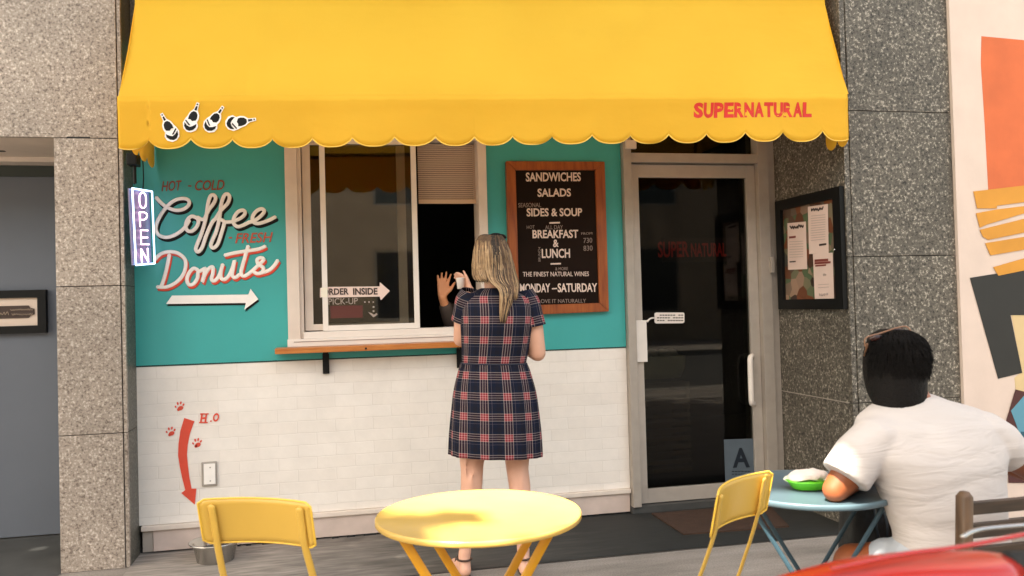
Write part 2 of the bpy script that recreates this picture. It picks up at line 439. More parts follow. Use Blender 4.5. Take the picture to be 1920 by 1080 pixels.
def loft(bm, secs, n=28, caps=True, uvper=None):
    """secs: (centre, axisA, axisB[, power]) ellipses"""
    rings = []
    for s in secs:
        c, a, b = Vector(s[0]), Vector(s[1]), Vector(s[2])
        e = s[3] if len(s) > 3 else 1
        ring = []
        for k in range(n):
            t = 2*PI*k/n; ca, sa = math.cos(t), math.sin(t)
            ca = math.copysign(abs(ca)**e, ca); sa = math.copysign(abs(sa)**e, sa)
            ring.append(bm.verts.new(c+a*ca+b*sa))
        rings.append(ring)
    for a, b in zip(rings, rings[1:]):
        for k in range(n): bm.faces.new((a[k], a[(k+1) % n], b[(k+1) % n], b[k]))
    if caps: bm.faces.new(rings[0]); bm.faces.new(rings[-1])
    return rings
def limb(bm, chain, n=14):
    """chain of (point, radius): closed overlapping tapered capsules for a voxel union"""
    for (p, r) in chain: sphere(bm, p, r, n, 8)
    for (p, r), (q, s) in zip(chain, chain[1:]):
        tube(bm, [p, q], [r, s], n, caps=False)
        bm.verts.ensure_lookup_table()
        a = bm.verts[-2*n:-n] if False else None
        vs2 = list(bm.verts)[-2*n:]
        bm.faces.new(vs2[:n]); bm.faces.new(vs2[n:])
def union(name, bm, mt, parent, vox=.007, smooth=6, disp=None):
    bmesh.ops.recalc_face_normals(bm, faces=bm.faces)
    me = bpy.data.meshes.new(name); bm.to_mesh(me); bm.free()
    o = bpy.data.objects.new(name, me); COL.objects.link(o)
    md = o.modifiers.new('r', 'REMESH'); md.mode = 'VOXEL'; md.voxel_size = vox
    if smooth:
        s = o.modifiers.new('s', 'SMOOTH'); s.factor = .5; s.iterations = smooth
    dg = bpy.context.evaluated_depsgraph_get()
    me2 = bpy.data.meshes.new_from_object(o.evaluated_get(dg))
    o.modifiers.clear(); o.data = me2; me2.name = name
    bpy.data.meshes.remove(me)
    me2.materials.clear()
    for q in (mt if isinstance(mt, (list, tuple)) else [mt]): me2.materials.append(q)
    for p in me2.polygons: p.use_smooth = True; p.material_index = 0
    if disp:
        for v in me2.vertices: v.co = disp(v.co.copy())
    if parent is not None: o.parent = parent
    return o
def smooth_low(o, test, iters=14):
    vg = o.vertex_groups.new(name='low'); vg.add([v.index for v in o.data.vertices if test(v.co)], 1.0, 'REPLACE')
    s = o.modifiers.new('s', 'SMOOTH'); s.factor = .6; s.iterations = iters; s.vertex_group = 'low'
    dg = bpy.context.evaluated_depsgraph_get(); me2 = bpy.data.meshes.new_from_object(o.evaluated_get(dg))
    o.modifiers.clear(); o.vertex_groups.clear(); o.data = me2
def textmesh(s, bold=0, shear=0, ext=.0):
    cu = bpy.data.curves.new('t', 'FONT'); cu.body = s; cu.offset = bold; cu.shear = shear; cu.extrude = .01; cu.resolution_u = 3
    o = bpy.data.objects.new('t', cu); COL.objects.link(o)
    dg = bpy.context.evaluated_depsgraph_get()
    me = bpy.data.meshes.new_from_object(o.evaluated_get(dg))
    vsx = [v.co.copy() for v in me.vertices]; fs = [tuple(p.vertices) for p in me.polygons]
    bpy.data.objects.remove(o); bpy.data.curves.remove(cu); bpy.data.meshes.remove(me)
    return vsx, fs
def text_on(bm, s, O, U, V, N, bold=0, shear=0, depth=.002):
    """fit text so its box spans O..O+U (right) and O..O+V (up); N outward normal"""
    vsx, fs = textmesh(s, bold, shear)
    if not vsx: return
    x0 = min(v.x for v in vsx); x1 = max(v.x for v in vsx); y0 = min(v.y for v in vsx); y1 = max(v.y for v in vsx)
    nv = []
    for v in vsx:
        a = (v.x-x0)/(x1-x0); b = (v.y-y0)/(y1-y0)
        nv.append(bm.verts.new(Vector(O)+Vector(U)*a+Vector(V)*b+Vector(N)*(depth if v.z > 0 else 0)))
    for f in fs:
        try: bm.faces.new([nv[i] for i in f])
        except ValueError: pass
def text_px(bm, s, x0, yb0, x1, yb1, hpx, plane, bold=0, shear=0, depth=.002, N=(0, -1, 0)):
    """plane: function (px,py)->point; baseline from (x0,yb0) to (x1,yb1)"""
    O = plane(x0, yb0); U = plane(x1, yb1)-O; V = plane(x0, yb0-hpx)-O
    V = Vector((V.x*0+0, V.y, V.z)) if abs(N[1]) == 1 else V
    text_on(bm, s, O, U, V, Vector(N), bold, shear, depth)
def stroke_px(bm, pts, wpx, plane, depth=.16, k=5, off=(0, 0, 0), N=(0, -1, 0), n=8):
    P = [plane(*p)+Vector(off) for p in pts]
    wm = (plane(pts[0][0]+10, pts[0][1])-plane(*pts[0])).length/10*wpx/2
    sp = smooth_pts(P, k) if k > 1 else P
    tube(bm, sp, wm, n, flat=(N, min(1, .0022/wm)))
def poly_px(bm, pts, plane, d=.002, N=(0, -1, 0), off=(0, 0, 0)):
    P = [plane(*p)+Vector(off)+Vector(N)*d for p in pts]
    quadbox(bm, P, -Vector(N)*d)
# ================================================================== setting
YW = 4.76
wp = lambda px, py: onY(px, py, YW-.010)
def gridsheet(name, x0, x1, y0, y1, z, mt):
    bm = bmesh.new(); v = [bm.verts.new(p) for p in ((x0, y0, z), (x1, y0, z), (x1, y1, z), (x0, y1, z))]; bm.faces.new(v)
    return obj(name, bm, mt)
struct(bx('pavement', -60, 60, -1.6, 40, -.3, 0, M_CONC))
struct(gridsheet('road', -150, 150, -150, 150, -.13, mat('asphalt', (.05, .05, .05), .9, var=.2, vscale=6, bump=.5, bscale=150)))
struct(bx('kerb', -60, 60, -1.78, -1.604, -.3, .004, mat('kerb_stone', (.3, .28, .25), .8, var=.1)))
struct(bx('far_pavement', -60, 60, -15, -10, -.3, 0, M_CONC))
M_BAY = bpy.data.materials.new('dark_bay_floor_shade'); M_BAY.use_nodes = True  # dark floor with the bay shade painted in, fading out to the left
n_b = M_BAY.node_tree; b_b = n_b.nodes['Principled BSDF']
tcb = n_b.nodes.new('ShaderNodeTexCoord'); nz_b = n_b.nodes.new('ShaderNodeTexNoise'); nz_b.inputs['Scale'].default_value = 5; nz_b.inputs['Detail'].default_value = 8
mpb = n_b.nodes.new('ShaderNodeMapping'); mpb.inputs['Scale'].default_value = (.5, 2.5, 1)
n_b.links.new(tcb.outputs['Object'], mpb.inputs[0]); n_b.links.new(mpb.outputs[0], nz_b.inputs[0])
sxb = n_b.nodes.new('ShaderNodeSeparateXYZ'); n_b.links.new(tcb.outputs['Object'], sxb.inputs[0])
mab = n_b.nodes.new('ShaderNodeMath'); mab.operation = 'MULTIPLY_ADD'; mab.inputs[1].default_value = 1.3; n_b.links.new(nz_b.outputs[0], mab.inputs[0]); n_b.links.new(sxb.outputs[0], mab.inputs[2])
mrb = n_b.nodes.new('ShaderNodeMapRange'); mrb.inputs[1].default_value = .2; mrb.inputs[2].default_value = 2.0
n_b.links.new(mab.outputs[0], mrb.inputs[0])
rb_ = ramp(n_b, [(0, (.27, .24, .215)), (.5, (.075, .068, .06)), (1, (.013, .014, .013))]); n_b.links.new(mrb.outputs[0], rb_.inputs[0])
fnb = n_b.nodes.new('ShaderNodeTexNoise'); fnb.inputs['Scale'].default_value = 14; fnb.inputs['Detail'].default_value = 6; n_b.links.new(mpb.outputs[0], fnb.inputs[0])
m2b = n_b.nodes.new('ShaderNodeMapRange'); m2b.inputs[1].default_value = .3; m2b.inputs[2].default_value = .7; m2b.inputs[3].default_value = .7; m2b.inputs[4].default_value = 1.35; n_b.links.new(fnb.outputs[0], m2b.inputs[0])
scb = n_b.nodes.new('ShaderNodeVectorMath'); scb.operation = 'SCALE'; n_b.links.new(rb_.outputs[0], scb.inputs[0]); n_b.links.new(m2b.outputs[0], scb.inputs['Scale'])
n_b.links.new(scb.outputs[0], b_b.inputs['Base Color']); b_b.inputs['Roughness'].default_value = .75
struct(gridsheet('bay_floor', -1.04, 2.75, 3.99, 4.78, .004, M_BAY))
struct(gridsheet('alcove_floor', -5, -1.36, 4.5, 5.34, .004, mat('alcove_floor', (.06, .062, .062), .8, var=.2, vscale=5)))
# dark joints between paving slabs (grooves filled with dirt)
bm = bmesh.new()
for y in (2.95, 3.98): box(bm, -60, 60, y, y+.008, -.01, .0015)
for x in (-2.6, -.55, 1.5, 3.5): box(bm, x, x+.008, -1.55, 2.948, -.01, .0015)
j = struct(obj('pavement_joint', bm, mat('joint_dirt', (.05, .045, .04), .9)))

# building across the street
fb = thing('street_building', 'tan masonry building across the street facing the shop', 'building', (0, -15, 0))
bm = bmesh.new()
wins = []
WB, WT = 2.4, 4.2
xs = [-14+i*4 for i in range(8)]
# wall as piers and bands with real openings
box(bm, -18, 18, -17, -15, 0, .9)
for lv in range(2):
    z0 = .9+lv*3.4
    x = -18
    for q in xs:
        box(bm, x, q-.8, -17, -15, z0, z0+2.1); x = q+.8
    box(bm, x, 18, -17, -15, z0, z0+2.1)
    box(bm, -18, 18, -17, -15, z0+2.1, z0+3.4)
bb = obj('wall', bm, mat('tan_masonry', (.40, .30, .21), .85, var=.12, vscale=1.5, bump=.3, bscale=20), fb); bb.location = (0, 15, 0)
for lv in range(2):
    for q in xs:
        f_ = bx('window', q-.8, q+.8, -15.2, -15.12, .9+lv*3.4, 3.0+lv*3.4, M_ALUD, fb); f_.location = (0, 15, 0)
        bx('pane', q-.72, q+.72, -15.12, -15.105, .98+lv*3.4, 2.92+lv*3.4, mat('far_pane', (.03, .035, .04), .1), f_)

# ------------------------------------------------------------------ shop wall
sw = thing('shop_wall', 'shop front wall with teal upper half and white painted brick base', 'wall')
XL, XR = -1.04, 1.725
ZT = onY(720, 668, YW).z          # teal / brick line
XWL, XWR = onY(537, 450, YW).x, onY(914, 450, YW).x
ZWB = onY(700, 640, YW).z; ZWT = onY(720, 262, YW).z
ZLIP = .135
bm = bmesh.new(); box(bm, XL, XR, YW, YW+.16, ZLIP+.02, ZT); obj('brick_base', bm, M_BRICK, sw)
bm = bmesh.new()
box(bm, XL+.001, XWL, YW-.008, YW+.15, ZT+.001, 2.75)
box(bm, XWR, XR-.001, YW-.008, YW+.15, ZT+.001, 2.75)
box(bm, XWL, XWR, YW-.008, YW+.15, ZT+.001, ZWB)
box(bm, XWL, XWR, YW-.008, YW+.15, ZWT+.05, 2.75)
obj('painted_panel', bm, M_TEAL, sw)
bx('boundary_strip', XL, XR, YW-.004, YW+.02, ZT-.006, ZT, mat('boundary_shadow_gap', (.01, .05, .045), .7), sw)
M_LEDGE = mat('ledge_paint', (.74, .64, .56), .5, var=.06, vscale=12)
M_PLINTH = mat('plinth_paint', (.60, .48, .42), .6, var=.1, vscale=9, bump=.2, bscale=25)
bx('ledge', XL+.012, XR, YW-.022, YW+.02, ZLIP-.008, ZLIP+.018, M_LEDGE, sw, .004)
bx('plinth', XL+.07, XR-.005, YW-.004, YW+.14, .014, ZLIP-.01, M_PLINTH, sw)
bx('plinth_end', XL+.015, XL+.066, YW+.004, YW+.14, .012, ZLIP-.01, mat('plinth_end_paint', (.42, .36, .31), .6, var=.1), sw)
# dirty gap under the plinth
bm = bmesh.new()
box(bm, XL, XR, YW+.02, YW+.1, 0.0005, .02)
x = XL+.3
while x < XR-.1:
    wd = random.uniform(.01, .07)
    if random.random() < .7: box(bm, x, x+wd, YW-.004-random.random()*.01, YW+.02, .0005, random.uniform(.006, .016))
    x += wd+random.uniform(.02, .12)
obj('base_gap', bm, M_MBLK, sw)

# lettering painted on the teal panel ------------------------------------------------
Z2 = lambda pts: [(220+x/3.6, 320+y/3.6) for x, y in pts]
WN = Vector((0, -1, 0))
white = bmesh.new(); black = bmesh.new()
coffee = [
 [(262, 180), (300, 222), (345, 252), (400, 268), (452, 258), (484, 228), (478, 198), (440, 188), (385, 202), (330, 248), (282, 320), (260, 385), (275, 430), (320, 450), (370, 442), (425, 412), (462, 375), (487, 335)],
 [(540, 322), (505, 308), (475, 330), (462, 372), (474, 405), (505, 408), (535, 380), (548, 345), (540, 315), (570, 330), (598, 322)],
 [(588, 330), (616, 268), (650, 222), (664, 186), (650, 164), (628, 174), (612, 226), (598, 320), (570, 420), (542, 490), (530, 530), (545, 548), (572, 520), (600, 440), (640, 350), (668, 322)],
 [(660, 330), (700, 268), (744, 222), (758, 180), (744, 158), (722, 168), (702, 226), (690, 320), (668, 410), (642, 470), (632, 505), (648, 522), (678, 495), (704, 420), (722, 350), (700, 330)],
 [(716, 346), (770, 345), (830, 322), (862, 290), (850, 268), (815, 278), (788, 318), (786, 356), (812, 378), (850, 368), (895, 345)],
 [(880, 352), (930, 335), (975, 300), (992, 272), (972, 258), (938, 274), (914, 310), (918, 345), (950, 357), (1010, 340), (1068, 312)]]
for s in coffee:
    stroke_px(white, Z2(s), 7.3, wp, off=(0, -.002, 0)); stroke_px(black, Z2([(x+11, y+17) for x, y in s]), 7.8, wp)
obj('coffee_lettering', white, M_WPAINT, sw, True); obj('coffee_lettering_shadow', black, M_BLACK, sw, True)
white = bmesh.new(); red = bmesh.new()
donuts = [
 [(252, 603), (290, 565), (345, 548), (405, 556), (452, 592), (462, 640), (445, 700), (400, 752), (335, 785), (268, 785)],
 [(352, 566), (338, 640), (318, 720), (296, 785)],
 [(545, 672), (515, 660), (485, 690), (470, 735), (482, 768), (512, 766), (540, 728), (546, 684), (560, 678), (590, 660)],
 [(594, 655), (585, 705), (574, 752), (592, 700), (622, 658), (645, 652), (645, 690), (636, 732), (655, 744), (684, 715), (706, 655)],
 [(712, 632), (700, 680), (700, 722), (722, 735), (752, 710), (778, 655), (792, 605), (782, 660), (776, 706), (796, 722), (825, 700)],
 [(884, 508), (866, 570), (846, 640), (836, 690), (852, 712), (888, 695), (940, 650)],
 [(724, 572), (790, 556), (890, 540), (960, 528), (1000, 510)],
 [(920, 668), (955, 635), (988, 602), (970, 588), (945, 600), (952, 630), (985, 655), (978, 685), (945, 695), (918, 680)],
 [(975, 690), (1025, 672), (1060, 640), (1084, 604)]]
for s in donuts:
    stroke_px(white, Z2(s), 7.3, wp, off=(0, -.002, 0)); stroke_px(red, Z2([(x+9, y+15) for x, y in s]), 7.4, wp)
obj('donuts_lettering', white, M_WPAINT, sw, True); obj('donuts_lettering_shadow', red, M_RPAINT, sw, True)
arr = [(370, 843), (885, 836), (900, 797), (952, 868), (858, 938), (868, 893), (330, 900)]
bm = bmesh.new(); poly_px(bm, Z2(arr), wp, .002, off=(0, -.004, 0)); obj('arrow', bm, M_WPAINT, sw)
bm = bmesh.new(); poly_px(bm, Z2([(x+6, y+14) for x, y in arr]), wp, .002); obj('arrow_shadow', bm, M_BLACK, sw)
bm = bmesh.new()
text_px(bm, 'HOT', 303, 359, 341, 357, 19, wp, .01, .25)
text_px(bm, '-', 353, 350, 359, 350, 2.5, wp, .01, 0)
text_px(bm, 'COLD', 366, 357.5, 421, 356, 19, wp, .01, .25)
obj('hot_cold_lettering', bm, M_DRPAINT, sw)
bm = bmesh.new()
text_px(bm, '-', 429, 447, 435, 447, 2.5, wp, .01, 0)
text_px(bm, 'FRESH', 441, 456.5, 512, 454, 19, wp, .01, .25)
obj('fresh_lettering', bm, M_ORPAINT, sw)

# red water arrow and paws on the brick
bp = lambda px, py: onY(px, py, YW-.002)
Z3 = lambda pts: [(260+x/3, 720+y/3) for x, y in pts]
cl = [(285, 200), (262, 270), (250, 340), (247, 400), (254, 460), (266, 530), (280, 592)]
hw = [30, 28, 26, 25, 23, 20, 18]
lft, rgt = [], []
for i, (p, h_) in enumerate(zip(cl, hw)):
    a = Vector(cl[max(i-1, 0)]); b = Vector(cl[min(i+1, 6)]); d = (b-a).normalized(); nn = Vector((-d.y, d.x))
    lft.append(tuple(Vector(p)+nn*h_)); rgt.append(tuple(Vector(p)-nn*h_))
bm = bmesh.new()
for i in range(6): pass
poly_px(bm, Z3(lft+[(240, 613), (316, 678), (325, 588)][0:3]+rgt[::-1]), bp)
obj('water_arrow', bm, M_RPAINT, sw)
for cx, cy in ((232, 126), (182, 268), (330, 332)):
    bm = bmesh.new()
    def ell(ox, oy, rx, ry, rot=0):
        P = []
        for k in range(12):
            t = 2*PI*k/12; x_ = rx*math.cos(t); y_ = ry*math.sin(t)
            P.append((cx+ox+x_*math.cos(rot)-y_*math.sin(rot), cy+oy+x_*math.sin(rot)+y_*math.cos(rot)))
        poly_px(bm, Z3(P), bp)
    ell(3, 10, 17, 12, -.4); ell(-8, 18, 8, 8)
    ell(-24, 2, 4.5, 7, -.5); ell(-12, -16, 5, 9, -.2); ell(5, -20, 5, 9, .2); ell(20, -10, 5, 8, .5)
    obj('paw_print', bm, M_RPAINT, sw)
bm = bmesh.new()
text_px(bm, 'H', 375, 792.5, 389, 791.5, 16, bp, .04, .2)
text_px(bm, '.', 394, 791, 397, 791, 3, bp, .02)
text_px(bm, 'O', 399.5, 791, 411, 790, 16, bp, .04, .2)
for y_ in (776, 792):
    for x0_ in (375.5+(792-y_)*.12, 383.5+(792-y_)*.12):
        poly_px(bm, [(x0_-2, y_-1), (x0_+6, y_-1.3), (x0_+6, y_+1), (x0_-2, y_+1.3)], bp, off=(0, -.0025, 0))
obj('water_lettering', bm, M_RPAINT, sw)

# wall outlet cover
oc = thing('outlet_cover', 'small white rectangular outlet cover low on the white brick', 'outlet cover')
o1 = [onY(378, 866, YW), onY(407, 864, YW), onY(409, 911, YW), onY(380, 912, YW)]
x0, x1, z0, z1 = o1[0].x, o1[1].x, o1[3].z, o1[0].z
bx('box', x0, x1, YW-.012, YW-.0005, z0, z1, M_ALUD, oc, .005)
bx('plate', x0+.012, x1-.008, YW-.018, YW-.0125, z0+.012, z1-.010, M_WPAINT, oc, .002)
for zz in (z0+.03, z1-.03):
    bm = bmesh.new(); sphere(bm, ((x0+x1)/2+.006, YW-.018, zz), .004, 8, 6); obj('screw', bm, M_ALUD, oc)

# ------------------------------------------------------------------ upper facade
fc = thing('upper_facade', 'dark granite wall above the yellow awning', 'wall')
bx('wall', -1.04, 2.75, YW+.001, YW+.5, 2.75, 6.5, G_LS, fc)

# left pillar and wall over alcove
PL = 4.54
pil = thing('granite_pillar', 'pale tan granite pillar at the left beside the neon sign', 'pillar')
xa, xb = -1.36, XL
zj = [0, onY(180, 814, PL).z, onY(180, 536, PL).z, onY(180, 259, PL).z]
bx('core', xa+.01, xb-.004, PL+.03, 5.34, 0, zj[3], mat('core_dark', (.06, .05, .045), .9), pil)
for i in range(3):
    bx('slab', xa, xb-.022, PL, PL+.03, zj[i]+.0015, zj[i+1]-.0025, G_L, pil, .002)
    bx('corner_slab', xb-.017, xb, PL+.004, PL+.03, zj[i]+.0015, zj[i+1]-.0025, G_L, pil, .001)
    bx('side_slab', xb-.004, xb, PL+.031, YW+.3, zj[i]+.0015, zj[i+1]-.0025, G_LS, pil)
    bx('inner_slab', xa, xa+.01, PL+.031, 5.34, zj[i]+.0015, zj[i+1]-.0025, G_L, pil)
lf = thing('granite_lintel_wall', 'pale tan granite wall over the alcove at the upper left', 'wall')
bx('slab', -5, xb-.022, PL, PL+.03, zj[3]+.0015, 5.2, G_L, lf, .002)
bx('corner_slab', xb-.017, xb, PL+.004, PL+.03, zj[3]+.0015, 5.2, G_L, lf, .001)
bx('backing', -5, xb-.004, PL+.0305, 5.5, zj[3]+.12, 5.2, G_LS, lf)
bx('groove', -1.30, -1.19, PL-.001, PL+.001, zj[3]-.001, zj[3]+.006, M_MBLK, lf)
sf = thing('alcove_soffit', 'cream plaster ceiling of the alcove at the left', 'ceiling')
bx('panel', -5, xa-.001, PL+.032, 5.34, zj[3]+.02, zj[3]+.1, mat('soffit', (.66, .56, .47), .7, var=.05), sf)
bx('edge_band', -5, xa-.001, 5.20, 5.339, zj[3]-.01, zj[3]+.019, M_CREAM, sf)
for px_, py_, l in ((8, 300, .03), (20, 300, .02), (2, 283, .02)):
    p = onZ(px_, py_, zj[3]+.02)
    bx('chip', p.x-l, p.x+l, p.y-.015, p.y+.01, zj[3]+.0165, zj[3]+.0195, M_MBLK, sf)
al = thing('alcove_wall', 'slate blue metal wall at the back of the left alcove', 'wall')
bx('panel', -5, xa-.001, 5.34, 5.5, .01, zj[3]+.019, M_BLUEW, al)
bx('shade_line', -5, xa-.001, 5.325, 5.3395, zj[3]-.075, zj[3]-.012, mat('dark_shade_line', (.03, .04, .035), .6), al)  # dark strip paints the shade line under the soffit
# framed sign
fs_ = thing('framed_sign', 'black framed sign with cream mat on the slate blue wall', 'framed sign')
YF = 5.33
fp = lambda px, py: onY(px, py, YF-.03)
a = fp(85, 543); b = fp(85, 624); xo = -2.55
zc = (a.z+b.z)/2; fw_ = .045
bm = bmesh.new()
box(bm, xo, a.x, YF-.03, YF+.008, a.z-fw_, a.z); box(bm, xo, a.x, YF-.03, YF+.008, b.z, b.z+fw_)
box(bm, xo, xo+fw_, YF-.03, YF+.008, b.z+fw_, a.z-fw_); box(bm, a.x-fw_, a.x, YF-.03, YF+.008, b.z+fw_, a.z-fw_)
obj('frame', bm, M_BLACK, fs_)
bx('mat_board', xo+fw_, a.x-fw_, YF-.012, YF+.006, b.z+fw_, a.z-fw_, mat('mat_cream', (.72, .58, .48), .6), fs_)
hh = (a.z-b.z)/2-fw_-.045
cxr = a.x-fw_-.02
bm = bmesh.new(); P = [(xo+.15, zc-hh), (cxr-.03, zc-hh), (cxr-.02, zc-hh*.6), (cxr, zc-hh*.45), (cxr, zc+hh*.45), (cxr-.02, zc+hh*.6), (cxr-.03, zc+hh), (xo+.15, zc+hh)]
prism(bm, [Vector((x_, YF-.018, z_)) for x_, z_ in P], (0, .005, 0)); obj('plaque', bm, mat('plaque_brown', (.045, .022, .014), .5), fs_)
bm = bmesh.new()
def scribble(bm, px0, py0, px1, py1, amp, plane, wpx, seed, n=16, N=(0, -1, 0), off=(0, 0, 0)):
    rr = random.Random(seed); pts = []
    for i in range(n+1):
        t = i/n; pts.append((px0+(px1-px0)*t+rr.uniform(-.3, .3)*amp, py0+(py1-py0)*t+(amp if i % 2 else -amp)*rr.uniform(.3, 1)))
    stroke_px(bm, pts, wpx, plane, k=3, N=N, off=off, n=6)
fpl = lambda px, py: onY(px, py, YF-.021)
scribble(bm, 20, 581, 62, 580, 2.0, fpl, 1.2, 3, 18); scribble(bm, 22, 589.5, 61, 589, 2.0, fpl, 1.2, 5, 18)
scribble(bm, -8, 590, 16, 588, 4, fpl, 1.6, 7, 9)
obj('plaque_lettering', bm, mat('gold_dim', (.42, .32, .24), .5), fs_, True)

# right pillar
PR = 4.02; xr0, xr1 = 2.75, 3.432
rp = thing('granite_pillar', 'dark grey speckled granite pillar right of the glass door', 'pillar')
bx('core', xr0+.035, xr1, PR+.035, 5.3, 0, 6.5, MATS['core_dark'], rp)
zr = [0, onY(1610, 756, PR).z, onY(1690, 480, PR).z, onY(1690, 209.5, PR).z, 4.4, 6.5]
for i in range(5):
    bx('front_slab', xr0+.036, xr1-.001, PR, PR+.034, zr[i]+.002, zr[i+1]-.002, G_R, rp, .002)
    bx('corner_slab', xr0, xr0+.030, PR+.002, PR+.034, zr[i]+.002, zr[i+1]-.002, G_R, rp, .001)
    bx('side_slab', xr0, xr0+.034, PR+.036, 4.89, zr[i]+.002, zr[i+1]-.0025, G_R, rp)
bx('side_joint', xr0-.0015, xr0+.004, PR+.036, 4.88, zr[1]-.0025, zr[1]+.002, M_ALUD, rp)

# mural wall
mw = thing('mural_wall', 'cream wall painted with cut out coloured shapes at the far right', 'wall')
bx('wall', xr1+.001, 7.5, PR-.02, PR+.4, 0, 6.5, M_MURAL, mw)
mp_ = lambda px, py: onY(px, py, PR-.02)
def mshape(name, pts, mt, lay=0):
    bm = bmesh.new(); poly_px(bm, pts, mp_, .0015, off=(0, -.0018*lay, 0)); obj(name, bm, mt, mw)
M_MO = mat('mural_orange', (.60, .135, .04), .7, var=.08, vscale=6)
M_MY = mat('mural_ochre', (.60, .27, .03), .7, var=.08, vscale=6)
M_MK = mat('mural_black', (.02, .02, .018), .7, var=.08)
M_MC = mat('mural_straw', (.62, .47, .25), .7, var=.05)
M_MBR = mat('mural_maroon', (.07, .02, .018), .7)
M_MBL = mat('mural_blue', (.10, .28, .38), .7)
M_MBD = mat('mural_deep_blue', (.02, .09, .14), .7)
mshape('orange_shape', [(1840, 68), (1990, 82), (2100, 90), (2100, 330), (1990, 340), (1920, 352), (1853, 358), (1846, 230), (1839, 120)], M_MO)
for i, q in enumerate(([(1824, 359), (1990, 340), (2040, 336), (2040, 368), (1920, 379), (1868, 386), (1868, 391), (1831, 391)],
          [(1829, 400), (1866, 393), (2040, 372), (2040, 384), (1920, 400), (1850, 421), (1836, 427)],
          [(1836, 431), (1920, 410), (2040, 393), (2040, 418), (1920, 436), (1852, 450), (1842, 444)],
          [(1846, 456), (1920, 444), (2040, 426), (2040, 450), (1920, 468), (1856, 479)],
          [(1861, 501), (1920, 484), (2040, 462), (2040, 488), (1920, 507), (1871, 517)])):
    mshape('ochre_stripe', q, M_MY, 2)
mshape('black_shape', [(1818, 521), (1861, 514), (2040, 492), (2040, 590), (1894, 591), (1916, 699), (1871, 710)], M_MK, 1)
mshape('straw_shape', [(1896, 591), (2040, 586), (2040, 742), (1904, 733), (1902, 708), (1916, 697)], M_MC, 0)
mshape('maroon_shape', [(1903, 730), (1935, 738), (2040, 742), (2040, 905), (1890, 905), (1885, 790)], M_MBR, 2)
mshape('blue_shape', [(1894, 770), (1920, 740), (2040, 730), (2040, 822), (1912, 818)], M_MBL, 3)
mshape('deep_blue_shape', [(1912, 809), (2040, 812), (2040, 880), (1920, 875)], M_MBD, 4)

# ------------------------------------------------------------------ shop interior
si = thing('shop_interior', 'dim room behind the window and glass door', 'room')
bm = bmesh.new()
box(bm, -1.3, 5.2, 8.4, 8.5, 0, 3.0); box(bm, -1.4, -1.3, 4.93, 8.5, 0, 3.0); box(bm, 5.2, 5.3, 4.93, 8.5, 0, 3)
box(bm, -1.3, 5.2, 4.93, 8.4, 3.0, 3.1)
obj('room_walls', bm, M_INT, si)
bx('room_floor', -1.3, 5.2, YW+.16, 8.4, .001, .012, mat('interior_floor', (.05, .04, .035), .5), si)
bx('back_partition', -1.299, .62, 6.4, 6.5, .013, 2.95, mat('partition', (.26, .18, .11), .8, var=.1), si)
struct(bx('threshold', XR, xr0-.001, YW-.03, YW+.15, .0005, .045, mat('threshold', (.05, .05, .048), .6, var=.2)))
# ================================================================== window
win = thing('sliding_window', 'white framed sliding service window under the yellow awning', 'window')
def pxX(px, py=450, Y=YW): return onY(px, py, Y).x
def vbar(name, p0, p1, y0, y1, z0, z1, mt, par, Y=YW, bev=.002):
    return bx(name, pxX(p0, 450, Y), pxX(p1, 450, Y), y0, y1, z0, z1, mt, par, bev)
zb = ZWB; zt = ZWT+.05
zs = onY(700, 613, YW).z
bm = bmesh.new()
x0, x1 = XWL, XWR
box(bm, x0, pxX(560), YW-.03, YW+.15, zb, zt, .003)
box(bm, pxX(898), x1, YW-.03, YW+.15, zb, zt, .003)
box(bm, pxX(560), pxX(567), YW-.012, YW+.15, zb+.002, zt-.001, .001)
box(bm, pxX(560)+.0005, pxX(898)-.0005, YW-.028, YW+.15, zt-.05, zt-.002, .002)
obj('frame', bm, M_CREAM, win)
bx('sill', x0-.004, x1+.004, YW-.045, YW+.14, zb-.014, zb+.028, M_WHITEM, win, .003)
bx('track', pxX(566), pxX(898), YW-.036, YW+.14, zb+.0285, zs-.016, M_WHITEM, win, .003)
bx('track_groove', x0+.03, x1-.01, YW-.0475, YW-.0445, zb+.011, zb+.015, mat('groove', (.28, .22, .19), .7), win)
def sash(name, xs, y0, y1, st, z0, z1, m1, gl, wl=None, wr=None, bot=.03):
    bm = bmesh.new(); wl = wl or st; wr = wr or st
    box(bm, xs[0], xs[0]+wl, y0, y1, z0, z1, .002); box(bm, xs[1]-wr, xs[1], y0, y1, z0, z1, .002)
    box(bm, xs[0]+wl, xs[1]-wr, y0+.001, y1-.001, z0, z0+bot, .001); box(bm, xs[0]+wl, xs[1]-wr, y0+.001, y1-.001, z1-.03, z1)
    o = obj(name, bm, m1, win)
    bx('pane', xs[0]+wl-.002, xs[1]-wr+.002, (y0+y1)/2-.003, (y0+y1)/2+.003, z0+bot-.003, z1-.028, gl, o)
    return o
ztop = zt-.05
s_out = sash('sash', (pxX(602), pxX(783)), YW-.020, YW+.012, .03, zs-.014, ztop, M_WHITEM, M_GLASS)
s_in = sash('sash', (pxX(569, 450, YW+.03), pxX(762, 450, YW+.04)), YW+.022, YW+.055, .048, zs-.010, ztop, M_CREAM, M_GLASS, wr=.05, wl=.045, bot=.035)
s_in['label'] = 'inner sliding sash behind the front one'
